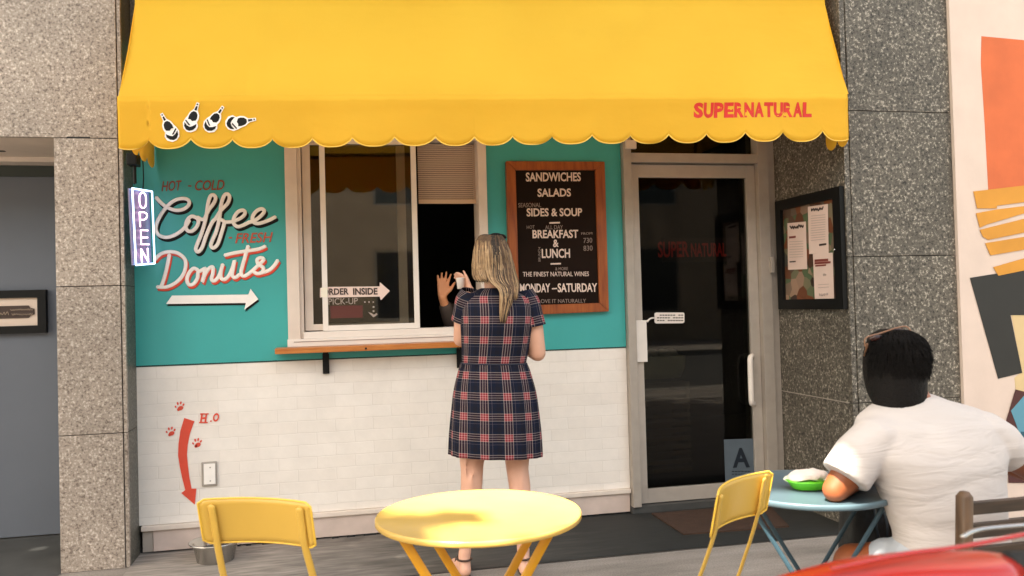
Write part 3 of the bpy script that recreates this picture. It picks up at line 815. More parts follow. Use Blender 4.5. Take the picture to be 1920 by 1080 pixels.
# stickers on the glass
gp = lambda px, py: onY(px, py, YW-.0085)
bm = bmesh.new(); poly_px(bm, [(611.5, 538), (712, 537), (712, 529), (731, 545.5), (714, 563), (712, 556), (611.5, 558)], gp)
poly_px(bm, [(600, 540), (601.5, 540), (601.5, 558), (600, 558)], lambda a, b: onY(a, b, YW-.022))
obj('arrow_sticker', bm, mat('sticker_pink_white', (.80, .62, .55), .5), s_out)
bx('arrow_sticker_tail', pxX(599.5), pxX(612), YW-.0225, YW-.0203, onY(606, 557.5, YW).z, onY(606, 539.5, YW).z, mat('sticker_white', (.86, .80, .66), .5), s_out)
gp2 = lambda px, py: onY(px, py, YW-.0108)
bm = bmesh.new(); text_px(bm, 'ORDER', 604.5, 553.5, 654, 552.5, 12.5, gp2, .03); text_px(bm, 'INSIDE', 662, 553, 708, 552.5, 13, gp2, .03)
# the O lies behind the sash bar: remove what would stick out left of the pane
obj('arrow_sticker_text', bm, MATS['plaque_brown'], s_out)
bm = bmesh.new(); text_px(bm, 'PICK-UP', 616, 571.5, 671, 570, 12, gp, 0)
for dx in (684, 692, 700): poly_px(bm, [(dx-1.3, 565), (dx+1.3, 565), (dx+1.3, 567.6), (dx-1.3, 567.6)], gp)
for dy in (574, 582): poly_px(bm, [(700-1.3, dy), (702, dy), (702, dy+3), (700-1.3, dy+3)], gp)
poly_px(bm, [(690, 585), (696, 587), (701, 590), (706, 587), (708, 590), (700, 595)], gp)
obj('pick_up_sticker', bm, mat('faded_sticker', (.38, .30, .25), .5), s_out)
bm = bmesh.new(); poly_px(bm, [(619, 573.5), (680, 572.5), (680, 595.5), (620, 597)], gp); obj('red_sticker', bm, mat('maroon_sticker', (.10, .02, .012), .5), s_out)

# blind
bl = thing('window_blind', 'beige slatted blind half lowered in the service window', 'blind')
b0, b1 = pxX(784, 330, YW+.06), pxX(897, 330, YW+.06)
zl = onY(840, 382, YW+.07).z
bm = bmesh.new(); z = ztop-.03; zend = zl+.03
nsl = int((ztop-zend)/.0125)
for i in range(nsl):
    zz = zend+i*.0125
    P = [Vector((b0, YW+.075, zz)), Vector((b1, YW+.075, zz)), Vector((b1, YW+.068, zz+.0085)), Vector((b0, YW+.068, zz+.0085))]
    quadbox(bm, P, (0, .0015, .001))
obj('slat', bm, mat('blind_beige', (.62, .46, .34), .6), bl)
bx('bottom_rail', b0, b1, YW+.062, YW+.08, zl, zl+.026, mat('blind_rail', (.66, .47, .33), .5), bl, .002)
bl.children[0]['kind'] = 'stuff'

# shelf
sh = thing('wooden_shelf', 'long orange pine shelf under the service window', 'shelf')
zs0, zs1 = onY(690, 661.5, YW-.10).z, onY(690, 645, YW-.10).z
sx0, sx1 = onY(515, 655, YW-.16).x, onY(868, 648, YW-.1).x
bx('board', sx0, sx1, YW-.15, YW-.0085, ZWB-.045, ZWB-.0145, M_WOODS, sh, .003)
for p_ in (611, 864):
    xk = onY(p_, 680, YW-.05).x
    b_ = bx('bracket', xk-.014, xk+.014, YW-.12, YW-.0085, ZWB-.058, ZWB-.0455, M_BLACK, sh)
    bx('bracket_plate', xk-.018, xk+.018, YW-.024, YW-.0085, ZWB-.17, ZWB-.0585, M_BLACK, b_)
bm = bmesh.new(); sphere(bm, (onY(686, 651, YW-.151).x, YW-.150, ZWB-.032), .006, 8, 6); obj('screw', bm, M_BLACK, sh)

# counter and bowl behind the window
ct = thing('service_counter', 'dark counter just inside the service window', 'counter')
bx('top', -.25, 1.3, YW+.2, 5.25, ZWB-.06, ZWB-.02, mat('counter_dark', (.05, .042, .035), .3), ct, .004)
bx('body', -.22, 1.27, YW+.24, 5.2, .013, ZWB-.0605, MATS['interior_dark'] if 'interior_dark' in MATS else M_INT, ct)
bw = thing('glass_bowl', 'shallow shiny bowl on the counter behind the window glass', 'bowl', tuple(onY(705, 600, 4.98+.07)))
bw.location.z = ZWB-.0195
bm = bmesh.new(); lathe(bm, [(.04, 0), (.06, .004), (.12, .045), (.125, .05), (.118, .047), (.058, .008), (.001, .006)], n=32)
obj('bowl', bm, M_STEEL, bw, True)

# ================================================================== door
YD = YW+.03
dr = thing('glass_door', 'dark glass shop door in a brushed aluminium frame', 'door')
dX = lambda px, py=600: onY(px, py, YD-.02).x
zdt, zdb = onY(1300, 333, YD-.02).z, .135
zhd = 2.17
bm = bmesh.new()
xj0, xj1, xj2, xj3 = XR+.002, dX(1187), dX(1424), xr0-.002
box(bm, xj0, xj1-.002, YW-.05, YW+.12, .0455, 2.74, .003)
box(bm, xj2+.002, xj2+.075, YW-.03, YW+.12, .0455, 2.74, .003)
box(bm, xj2+.0755, xj3, YW-.01, YW+.12, .0455, 2.74, .003)
box(bm, xj1-.002, xj2+.002, YW-.03, YW+.12, onY(1300, 307, YD-.02).z, onY(1300, 290, YD-.02).z, .003)
fr = obj('frame', bm, M_ALUD, dr)
ztr = onY(1300, 290, YD-.02).z
bx('transom_pane', xj1-.002, xj2+.002, YD+.02, YD+.026, ztr, 2.74, M_DGLASS, dr)
bm = bmesh.new()
zd1 = onY(1300, 309, YD-.02).z
st = .062
box(bm, xj1, xj1+st, YD-.02, YD+.025, .05, zd1, .003); box(bm, xj2-st, xj2, YD-.02, YD+.025, .05, zd1, .003)
box(bm, xj1+st, xj2-st, YD-.018, YD+.023, .05, zdb, .002); box(bm, xj1+st, xj2-st, YD-.018, YD+.023, zdt, zd1, .002)
leaf = obj('door_leaf', bm, M_ALU, dr)
bx('pane', xj1+st-.003, xj2-st+.003, YD, YD+.006, zdb-.003, zdt+.003, M_DGLASS, dr)
dp = lambda px, py: onY(px, py, YD-.021)
# push plate and lock
a = dp(1187, 601); b = dp(1212, 678)
bx('handle_plate', a.x, b.x, YD-.045, YD-.0205, b.z, a.z, M_WHITEM, dr, .004)
bm = bmesh.new(); c = dp(1192, 697); tube(bm, [c+Vector((0, -.001, 0)), c+Vector((0, -.012, 0))], .011, 16); tube(bm, [c+Vector((0, -.012, 0)), c+Vector((0, -.016, 0))], .004, 8)
obj('lock', bm, M_ALU, dr, True)
a = dp(1397, 668); b = dp(1416, 757)
bm = bmesh.new(); xm = (a.x+b.x)/2
tube(bm, smooth_pts([(xm+.02, YD-.02, a.z), (xm-.012, YD-.055, a.z-.01), (xm-.02, YD-.065, a.z-.06), (xm-.02, YD-.065, b.z+.06), (xm-.012, YD-.055, b.z+.01), (xm+.02, YD-.02, b.z)]), .017, 10)
obj('pull_handle', bm, M_WHITEM, dr, True)
# stickers
bm = bmesh.new(); q = lambda px, py: onY(px, py, YD-.0005)
poly_px(bm, [(1227, 588), (1230, 586), (1281, 586), (1283, 588), (1283, 604), (1280, 606), (1230, 606.5), (1227, 604)], q)
obj('door_sticker', bm, mat('sticker_pale', (.82, .74, .68), .5), dr)
bm = bmesh.new()
for i, yy in enumerate((591, 596, 601)):
    for x_ in range(1232, 1278, 5):
        if (x_+i*3) % 7: poly_px(bm, [(x_, yy-1.1), (x_+3.6, yy-1.1), (x_+3.6, yy+.9), (x_, yy+.9)], lambda a, b: onY(a, b, YD-.003))
obj('door_sticker_print', bm, MATS['plaque_brown'], dr)
bm = bmesh.new(); c0, c1, c2 = onY(1214, 602, YD-.03), onY(1220, 597, YD-.03), onY(1228, 596, YD-.006)
tube(bm, smooth_pts([c0, c1, c2]), .005, 8); sphere(bm, c0, .008, 8, 6)
obj('sticker_string', bm, M_WHITEM, dr, True)
bm = bmesh.new(); poly_px(bm, [(1357, 824), (1418, 822), (1420, 900), (1360, 907)], lambda a, b: onY(a, b, YD-.0005)); 
obj('grade_card', bm, mat('card_blue_grey', (.085, .11, .135), .5, var=.1), dr)
bm = bmesh.new(); text_px(bm, 'A', 1374, 877, 1406, 876, 37, lambda a, b: onY(a, b, YD-.003), .03)
obj('grade_letter', bm, mat('grade_ink', (.006, .012, .022), .5), dr)
bm = bmesh.new()
for yy in (884, 889): 
    for x_ in range(1372, 1408, 6): poly_px(bm, [(x_, yy-.8), (x_+4, yy-.8), (x_+4, yy+.7), (x_, yy+.7)], lambda a, b: onY(a, b, YD-.003))
obj('grade_print', bm, MATS['grade_ink'], dr)
# hinge / door box on the right jamb
bm = bmesh.new(); c = onY(1443, 497, YW-.01); box(bm, c.x-.012, c.x+.012, YW-.05, YW-.011, c.z-.05, c.z+.05, .002)
obj('hinge', bm, M_ALUD, dr)
# transom bracket
c = onY(1182, 276, YW-.05)
bx('bracket', c.x-.035, c.x+.03, YW-.075, YW-.051, c.z-.012, c.z+.04, M_CREAM, dr, .002)

# things seen dimly through the door
cr = thing('crate_stack', 'stack of dark crates inside behind the glass door', 'crates', (2.35, 5.9, .013))
for i in range(4):
    bm = bmesh.new(); z0 = i*.17
    box(bm, -.22, .22, -.16, -.14, z0, z0+.03); box(bm, -.22, .22, -.16, -.14, z0+.06, z0+.09); box(bm, -.22, .22, -.16, -.14, z0+.12, z0+.15)
    box(bm, -.22, .22, .14, .16, z0, z0+.15); box(bm, -.22, -.2, -.14, .14, z0, z0+.15); box(bm, .2, .22, -.14, .14, z0, z0+.15); box(bm, -.2, .2, -.14, .14, z0, z0+.01)
    obj('crate', bm, mat('crate_brown', (.22, .16, .12), .6), cr)
bk_ = thing('bread_basket', 'pale basket of wrapped goods inside behind the glass door', 'basket', (2.35, 5.9, .70))
bm = bmesh.new(); loft(bm, [((0, 0, 0), (.20, 0, 0), (0, .13, 0), .6), ((0, 0, .07), (.23, 0, 0), (0, .15, 0), .6), ((0, 0, .16), (.24, 0, 0), (0, .16, 0), .6)]); obj('basket', bm, mat('basket_olive', (.45, .42, .20), .6), bk_, True)
for i in range(5):
    bm = bmesh.new(); sphere(bm, (-.15+i*.075, .02*(-1)**i, .17), (.055, .08, .045), 10, 8); obj('wrapped_loaf', bm, mat('wrap_white', (.6, .58, .5), .5), bk_, True)
ns_ = thing('red_sign_reflection', 'dim red lettering behind the glass door standing for a sign reflected in it', 'neon sign')  # glowing letters stand in for a red sign reflected in the glass
bm = bmesh.new(); pl = lambda px, py: onY(px, py, 6.6)
text_px(bm, 'SUPER', 1234, 483, 1292, 482, 30, pl, .02); text_px(bm, 'NATURAL', 1296, 482, 1362, 481, 26, pl, .02)
obj('tube', bm, emit('dim_red_reflection', (.7, .03, .015), .025), ns_)
bx('backing', onY(1228, 0, 6.62).x, onY(1368, 0, 6.62).x, 6.62, 6.64, onY(1300, 490, 6.6).z, onY(1300, 446, 6.6).z, MATS['plaque_brown'], ns_)

# ------------------------------------------------------------------ menu board
mb = thing('menu_board', 'oak framed dark menu board with pale letters on the teal wall', 'menu board')
YM = YW-.05
mpn = lambda px, py: onY(px, py, YM)
tl, tr, br_, bl_ = mpn(949, 302), mpn(1134, 303), mpn(1142, 584), mpn(957, 592)
itl, itr, ibr, ibl = mpn(967, 319), mpn(1116, 319), mpn(1124, 568), mpn(974, 573)
bm = bmesh.new()
for A, B, b1_, a1_ in ((tl, tr, itr, itl), (tr, br_, ibr, itr), (br_, bl_, ibl, ibr), (bl_, tl, itl, ibl)):
    quadbox(bm, [A, B, b1_, a1_], (0, .038, 0))
bmesh.ops.bevel(bm, geom=list(bm.edges), offset=.003, segments=2, affect='EDGES')
obj('frame', bm, M_WOODF, mb)
bm = bmesh.new(); quadbox(bm, [c+Vector((0, .012, 0)) for c in (itl+Vector((-.004, 0, .004)), itr+Vector((.004, 0, .004)), ibr+Vector((.004, 0, -.004)), ibl+Vector((-.004, 0, -.004)))], (0, .012, 0)); obj('panel', bm, M_PANEL, mb)
tp = lambda px, py: onY(px, py, YM+.011)
ZM = lambda x, y: (920+x/3.177, 270+y/3.177)
def mtxt(wh_, s, x0, x1, yt, yb, bold=.02, dy=-2):
    bm = bmesh.new()
    a = ZM(x0, yb); b = ZM(x1, yb+dy); text_px(bm, s, a[0], a[1], b[0], b[1], (yb-yt)/3.177, tp, bold)
    obj('letter_line', bm, M_FELTTXT if wh_ == 'a' else M_FELTDIM, mb)
L1 = 'a'; L2 = 'b'
_text_px = text_px
mtxt(L1, 'SANDWICHES', 210, 537, 170, 224); mtxt(L1, 'SALADS', 280, 478, 266, 315); mtxt(L2, 'SEASONAL', 165, 300, 352, 378, 0)
mtxt(L1, 'SIDES & SOUP', 215, 545, 383, 432); mtxt(L1, '-', 350, 412, 466, 475); mtxt(L2, 'HOT', 215, 262, 486, 506, 0); mtxt(L2, 'ALL DAY', 325, 430, 485, 508, 0)
mtxt(L1, 'BREAKFAST', 250, 522, 512, 562); mtxt(L1, '&', 372, 405, 570, 615); mtxt(L1, 'LUNCH', 305, 473, 625, 680); mtxt(L1, '-', 357, 418, 710, 719)
mtxt(L2, '& MORE', 385, 460, 735, 753, 0); mtxt(L1, 'THE FINEST NATURAL WINES', 192, 585, 762, 790, 0, -3)
mtxt(L1, 'MONDAY', 175, 355, 832, 886); mtxt(L1, '-', 365, 395, 859, 866, .02); mtxt(L1, 'SATURDAY', 400, 635, 830, 883)
mtxt(L2, 'LOVE IT NATURALLY', 285, 568, 925, 948, 0, -3)
mtxt(L2, 'FROM', 540, 605, 527, 541, 0); mtxt(L2, '730', 553, 605, 560, 590, 0); mtxt(L2, '830', 553, 607, 606, 637, 0)
# small vertical word beside LUNCH
Oq = tp(*ZM(297, 700)); Vq = tp(*ZM(284, 700))-Oq; Uq = tp(*ZM(296, 615))-Oq
bm = bmesh.new(); text_on(bm, 'BRUNCH', Oq, Uq, Vq, Vector((0, -1, 0)), 0); obj('letter_line', bm, M_FELTDIM, mb)

# ------------------------------------------------------------------ poster case on the reveal
pc = thing('poster_case', 'black framed case of posters on the granite beside the door', 'poster case')
XP = xr0-.030
pp = lambda px, py: onX(px, py, XP)
y0_, y1_ = pp(1456, 480).y, pp(1578, 480).y
z1_, z0_ = pp(1515, 363).z, pp(1520, 580).z
bm = bmesh.new(); fwd_ = .055
box(bm, XP, xr0-.0005, y1_, y0_, z1_-.06, z1_); box(bm, XP, xr0-.0005, y1_, y0_, z0_, z0_+.06)
box(bm, XP, xr0-.0005, y1_, y1_+.07, z0_+.06, z1_-.06); box(bm, XP, xr0-.0005, y0_-.06, y0_, z0_+.06, z1_-.06)
obj('frame', bm, M_BLACK, pc)
def collage_mat():
    mt = bpy.data.materials.new('photo_collage'); mt.use_nodes = True; n = mt.node_tree; b = n.nodes['Principled BSDF']
    tc = n.nodes.new('ShaderNodeTexCoord'); v = n.nodes.new('ShaderNodeTexVoronoi'); v.inputs['Scale'].default_value = 14
    n.links.new(tc.outputs['Object'], v.inputs[0])
    sp = n.nodes.new('ShaderNodeSeparateColor'); n.links.new(v.outputs['Color'], sp.inputs[0])
    r = ramp(n, [(0, (.03, .02, .015)), (.3, (.20, .06, .02)), (.5, (.05, .05, .04)), (.7, (.35, .22, .15)), (.9, (.08, .12, .06))]); n.links.new(sp.outputs[0], r.inputs[0])
    n.links.new(r.outputs[0], b.inputs['Base Color']); MATS['collage'] = mt; return mt
bx('backing', XP+.02, XP+.028, y1_+.07, y0_-.06, z0_+.06, z1_-.06, collage_mat(), pc)
NX = Vector((-1, 0, 0))
ip = lambda d: (lambda px, py: onX(px, py, XP+.018-d))
def poster(name, pts, d):
    bm = bmesh.new(); P = [ip(d)(*p) for p in pts]; quadbox(bm, P, (.001, 0, 0)); return obj(name, bm, M_PAPER, pc)
zp = lambda x, y: (1420+x/3.725, 330+y/3.725)
q1 = poster('poster', [zp(210, 330), zp(338, 318), zp(348, 650), zp(215, 655)], .002)
q2 = poster('poster', [zp(352, 215), zp(492, 195), zp(497, 540), zp(362, 545)], .004)
q3 = poster('poster', [zp(388, 545), zp(526, 535), zp(536, 878), zp(402, 880)], .007)
def marks(par, d, lst, mt):
    for (x0q, y0q, x1q, y1q, amp, wq, sd_) in lst:
        bm = bmesh.new()
        a = zp(x0q, y0q); b = zp(x1q, y1q)
        if amp: scribble(bm, a[0], a[1], b[0], b[1], amp/3.725, ip(d), wq/3.725, sd_, 12, N=(-1, 0, 0))
        else:
            P = [ip(d)(a[0], a[1]-wq/7), ip(d)(b[0], b[1]-wq/7), ip(d)(b[0], b[1]+wq/7), ip(d)(a[0], a[1]+wq/7)]; quadbox(bm, P, (-.0006, 0, 0))
        obj('print_line', bm, mt, par)
DK = mat('print_dark', (.06, .04, .035), .6); RD = mat('print_maroon', (.22, .05, .04), .6); LG = mat('print_grey', (.42, .34, .31), .6)
marks(q1, .004, [(230, 360, 322, 350, 12, 7, 1), (225, 600, 268, 597, 0, 9, 0)], DK)
marks(q1, .0045, [(222, 430, 268, 424, 0, 14, 0)], RD)
marks(q1, .0042, [(225, 460+i*18, 320, 455+i*18, 0, 3, 0) for i in range(7)], LG)
marks(q2, .006, [(375, 240, 460, 225, 12, 6, 2), (432, 482, 482, 475, 0, 13, 0)], DK)
marks(q2, .0062, [(375, 280+i*17, 475, 270+i*17, 0, 3, 0) for i in range(11)], LG)
marks(q3, .009, [(400, 592, 495, 585, 0, 16, 0), (400, 610, 512, 602, 0, 14, 0), (405, 628, 480, 622, 0, 10, 0)], RD)
marks(q3, .0092, [(460, 690, 478, 688, 7, 5, 5), (425, 760, 500, 755, 0, 3, 0), (430, 830, 495, 825, 10, 4, 6), (425, 780, 500, 775, 0, 3, 0)], LG)
bm = bmesh.new(); sphere(bm, onX(1564.5, 468, XP-.001), .006, 8, 6); obj('keyhole', bm, M_STEEL, pc)

# ------------------------------------------------------------------ neon sign
no = thing('open_sign', 'glowing neon sign reading OPEN hung at the left corner of the shop', 'neon sign')
# plane through left edge (nearer) and right edge (farther)
A0 = onY(247, 352, 4.46); B0 = onY(286, 358, 4.66)
n_ = Vector((B0.x-A0.x, B0.y-A0.y, 0)).cross(Vector((0, 0, 1))).normalized()
if n_.y > 0: n_ = -n_
nq = lambda px, py: onP(px, py, A0, n_)
cor = [nq(248, 353), nq(285, 359), nq(290, 494), nq(255, 497)]
bm = bmesh.new(); quadbox(bm, [c-n_*.016 for c in cor], -n_*.008)
obj('backing', bm, mat('sign_backing', (.17, .15, .27), .3), no)
bm = bmesh.new(); cs = cor+[cor[0]]
for a_, b_ in zip(cs, cs[1:]): tube(bm, [a_, b_], .0042, 8)
obj('border_tube', bm, emit('neon_blue_white', (.48, .70, 1.0), .8), no, True)
bm = bmesh.new()
nzp = lambda pts: [(220+x/5.68, 330+y/5.68) for x, y in pts]
def nst(pts, k=4):
    P = [nq(*p) for p in nzp(pts)]; tube(bm, smooth_pts(P, k) if k > 1 else P, .0034, 8)
nst([(270, 172), (298, 200), (305, 255), (300, 320), (275, 340), (248, 322), (235, 260), (240, 200), (270, 172)])
nst([(244, 540), (240, 460), (236, 385)], 1); nst([(236, 385), (290, 388), (315, 410), (310, 445), (285, 465), (242, 465)])
nst([(325, 580), (250, 578), (254, 728), (338, 728)], 1); nst([(252, 655), (322, 655)], 1)
nst([(262, 922), (252, 775)], 1); nst([(252, 775), (330, 915)], 1); nst([(330, 915), (322, 770)], 1)
obj('letter_tube', bm, emit('neon_pink_white', (1.0, .66, .80), .8), no, True)
bm = bmesh.new()
tube(bm, [nq(268, 355), nq(268, 355)+Vector((.0, .02, .06)), Vector((nq(268, 355).x, YW-.2, 2.2))], .003, 6)
obj('cord', bm, M_BLACK, no)

# ================================================================== awning
aw = thing('awning', 'big yellow canvas awning with scalloped valance over the shop front', 'awning')
AL = Vector((-.925, 4.00, 0)); AR = Vector((2.700, 3.89, 0))
an = (AR-AL).cross(Vector((0, 0, 1))).normalized()
if an.y > 0: an = -an
ap = lambda px, py: onP(px, py, AL, an)
seamL, seamR = ap(222, 181), ap(1591, 176)
N_ = 240
def lerp(a, b, t): return a+(b-a)*t
topL = onY(253, 8, 4.355); topR = onX(1547, 8, 2.70)
hiL = Vector((topL.x+.02, 4.40, 3.9)); hiR = Vector((2.69, 4.13, 3.9))
cusps = [(279, 262.5), (359, 262), (436, 262), (511, 261), (586, 260), (661, 260), (740, 258), (816, 258), (890, 257), (961, 257), (1035, 256), (1109, 255), (1182, 254), (1254, 253), (1325, 251.5), (1396, 249.5), (1467, 248), (1542, 246)]
def bot(px):
    """scallop outline"""
    low = 281-(px-222)*(16.0/1370)
    xs_ = [205]+[c[0] for c in cusps]+[1606]; ys_ = [c[1] for c in cusps]; ys_ = [ys_[0]]+ys_+[ys_[-1]]
    for i in range(len(xs_)-1):
        if xs_[i] <= px <= xs_[i+1]:
            t = (px-xs_[i])/(xs_[i+1]-xs_[i]); yc = ys_[i]+(ys_[i+1]-ys_[i])*t
            return yc+(low-yc)*(1-abs(2*t-1)**2.6)**.9
    return low
pxs = sorted(set([222+(1591-222)*i/N_ for i in range(N_+1)]+[c[0] for c in cusps]))
def vdisp(px, k):
    wv = .006*math.sin(px*.018+1)+.005*math.sin(px*.041)+.004*noise.noise(Vector((px*.02, k*3, 1)))
    return wv*k+.006*math.exp(-((k-.15)/.1)**2)+.0025*noise.noise(Vector((px*.006, k*9, 4)))*k
def hug(o):
    for v in o.data.vertices:
        d = v.co-CP; q_ = FPX/d.dot(fw); px = 960+d.dot(rt2)*q_
        top = lerp(seamL, seamR, (px-222)/1369); low = ap(px, bot(px))
        v.co += an*vdisp(px, min(1, max(0, (top.z-v.co.z)/(top.z-low.z))))
bm = bmesh.new(); rows = []
rr = random.Random(3)
for r_ in range(9):
    row = []
    for px in pxs:
        t = (px-222)/(1591-222)
        top = lerp(seamL, seamR, t); q_ = ap(px, bot(px)); k = r_/8
        p = lerp(Vector((q_.x, q_.y, top.z)), q_, k)
        p = p+an*vdisp(px, k)
        row.append(bm.verts.new(p))
    rows.append(row)
for a_, b_ in zip(rows, rows[1:]):
    for i in range(len(a_)-1): bm.faces.new((a_[i], a_[i+1], b_[i+1], b_[i]))
val = obj('valance', bm, M_AWN, aw, True)
md = val.modifiers.new('s', 'SOLIDIFY'); md.thickness = .003
# binding along the scallops
bm = bmesh.new()
tube(bm, [ap(px, bot(px)-.8)+an*(.006*math.sin(px*.018+1)+.005*math.sin(px*.041)+.002) for px in pxs], .0028, 6)
obj('valance_binding', bm, mat('binding_yellow', (.90, .58, .10), .6), aw, True)
# sloping canvas
bm = bmesh.new(); rows = []
M1 = 40
for r_ in range(M1+1):
    k = r_/M1; row = []
    for i in range(121):
        t = i/120
        s0 = lerp(seamL, seamR, t); s1 = lerp(topL, topR, t); s2 = lerp(hiL, hiR, t)
        if k < .6:
            q_ = k/.6; p = lerp(s0, s1, q_)
            sag = -.012*math.sin(PI*q_)
        else:
            q_ = (k-.6)/.4; p = lerp(s1, s2, q_); sag = 0
        nz = .004*noise.noise(Vector((t*9, k*3, 5)))+.002*noise.noise(Vector((t*30, k*9, 9)))
        p = p+Vector((0, -.8, .5))*(sag+nz+.0025*math.exp(-(((t*3) % 1-.5)/.01)**2))
        if 0 < i < 120: p += Vector((0, 0, 0))
        row.append(bm.verts.new(p))
    rows.append(row)
for a_, b_ in zip(rows, rows[1:]):
    for i in range(len(a_)-1): bm.faces.new((a_[i], a_[i+1], b_[i+1], b_[i]))
can = obj('canopy', bm, M_AWN, aw, True)
# side panels with small scallops
for sgn, s0, s1, s2, pxv in ((0, seamL, topL, hiL, 222), (1, seamR, topR, hiR, 1591)):
    bm = bmesh.new()
    low = ap(pxv, bot(pxv)-1)
    P = [Vector((s0.x, s0.y+.003, s0.z)), s1, s2, Vector((s0.x, YW-.02, s0.z))]
    ins = Vector((.004*(1 if not sgn else -1), 0, 0))
    bm.faces.new([bm.verts.new(p+ins) for p in P])
    # hanging side valance
    n = 48; up_, dn = [], []
    ye_ = YW-.03 if not sgn else 4.10
    for i in range(n+1):
        t = i/n; y = s0.y+.004+(ye_-s0.y)*t
        sc = abs(math.sin(PI*t*(4 if not sgn else 2)))**.5
        up_.append(bm.verts.new(Vector((s0.x, y, s0.z-.0005))+ins)); dn.append(bm.verts.new(Vector((s0.x, y, low.z+(.02-.05*sc if sgn else .055-.035*sc)))+ins))
    for i in range(n): bm.faces.new((up_[i], up_[i+1], dn[i+1], dn[i]))
    obj('side_panel', bm, M_AWN, aw)
# frame
bm = bmesh.new()
for P in ([seamL+Vector((.02, .03, .0)), seamR+Vector((-.02, .03, 0))], [seamL+Vector((.02, .03, 0)), Vector((seamL.x+.02, YW-.01, seamL.z))], [seamR+Vector((-.02, .03, 0)), Vector((seamR.x-.02, YW-.01, seamR.z))],
          [seamL+Vector((.03, .06, .01)), topL+Vector((.03, .06, -.03))], [seamR+Vector((-.06, .06, .01)), topR+Vector((-.07, .06, -.03))]):
    tube(bm, P, .012, 8)
obj('frame', bm, M_BLACK, aw, True)
c = onY(252, 300, 4.5)
bm = bmesh.new(); box(bm, c.x-.03, c.x+.02, c.y-.04, c.y+.05, c.z-.03, c.z+.03, .006); tube(bm, [c+Vector((0, 0, .02)), c+Vector((.01, -.02, .16))], .012, 8); tube(bm, [c, c+Vector((.0, .0, -.12))], .009, 8)
obj('arm_joint', bm, M_BLACK, aw)
# printed name
ax_ = lambda d: (lambda px, py: ap(px, py)+an*d)
bm = bmesh.new(); pA = ax_(.0028)
O = pA(1300, 221.5); U = pA(1522, 220)-O; V = pA(1300, 193)-O
lt = 'SUPERNATURAL'
for i, ch in enumerate(lt):
    a_ = (i+.02)/12; text_on(bm, ch, O+U*a_, U*(.95/12), V, an, .05, 0, .0008)
hug(obj('name_lettering', bm, M_REDTXT, aw))
# bottle emblems
def emblem(c0, c1, wd, flip):
    root = None
    a_ = Vector(c0); b_ = Vector(c1); d = b_-a_; L = d.length; d = d/L; nn = Vector((-d.y, d.x))*(1 if not flip else -1)
    def mp2(pts, infl=0): return [tuple(a_+d*(t*L)+nn*(s_*L)) for t, s_ in pts]
    out = [(-.04, -.05), (-.04, .05), (.22, .07), (.28, .12), (.36, .18), (.50, .21), (.62, .19), (.74, .28), (.90, .26), (1.03, .12), (1.05, -.04), (.98, -.18), (.80, -.27), (.62, -.24), (.52, -.20), (.36, -.17), (.26, -.10), (.20, -.07)]
    bmw = bmesh.new(); poly_px(bmw, mp2(out), ax_(.0065), .001, N=tuple(an))
    o = obj('bottle_emblem', bmw, M_WPAINT, aw); hug(o)
    bk = bmesh.new()
    for sh_ in ([(0, -.025), (0, .025), (.05, .028), (.05, -.028)], [(.09, -.028), (.09, .028), (.24, .04), (.24, -.04)],
               [(.29, -.05), (.29, .05), (.36, .12), (.48, .15), (.58, .13), (.64, .02), (.60, -.06), (.62, -.14), (.50, -.15), (.36, -.12)],
               [(.68, .20), (.80, .22), (.92, .16), (1.0, .04), (.99, -.08), (.90, -.18), (.76, -.22), (.84, -.10), (.86, .02), (.80, .10)],
               [(.66, -.20), (.70, -.22), (.82, -.04), (.80, .02)]):
        poly_px(bk, mp2(sh_), ax_(.008), .001, N=tuple(an))
    hug(obj('emblem_print', bk, M_BLACK, o))
zz1 = lambda x, y: (220+x/5.4, 150+y/5.4)
emblem(zz1(455, 352), zz1(590, 608), 0, False); emblem(zz1(820, 248), zz1(722, 518), 0, True)
emblem(zz1(1070, 282), zz1(910, 512), 0, True); emblem(zz1(1395, 402), zz1(1110, 452), 0, False)

# ------------------------------------------------------------------ door mat, dog bowl
P = [onZ(1222, 966, 0), onZ(1440, 948, 0), onZ(1480, 990, 0), onZ(1282, 1005, 0)]
dm = thing('door_mat', 'brown rubber door mat on the pavement before the glass door', 'door mat')
bm = bmesh.new(); quadbox(bm, [p+Vector((0, 0, .012)) for p in P], (0, 0, -.0115)); obj('mat', bm, mat('mat_brown', (.045, .02, .01), .9, var=.2, vscale=30, bump=.5, bscale=200), dm)
db = thing('dog_bowl', 'stainless steel dog water bowl on the pavement by the wall', 'bowl', (-.625, 4.53, .0005))
bm = bmesh.new(); lathe(bm, [(.001, .0), (.083, 0), (.092, .006), (.108, .085), (.128, .098), (.132, .103), (.126, .106), (.104, .098), (.088, .02), (.001, .014)], n=40)
obj('bowl', bm, M_STEEL, db, True)
bm = bmesh.new(); lathe(bm, [(.001, .06), (.0955, .06)], n=40); obj('water', bm, mat('water_dark', (.05, .05, .05), .05), db, True)
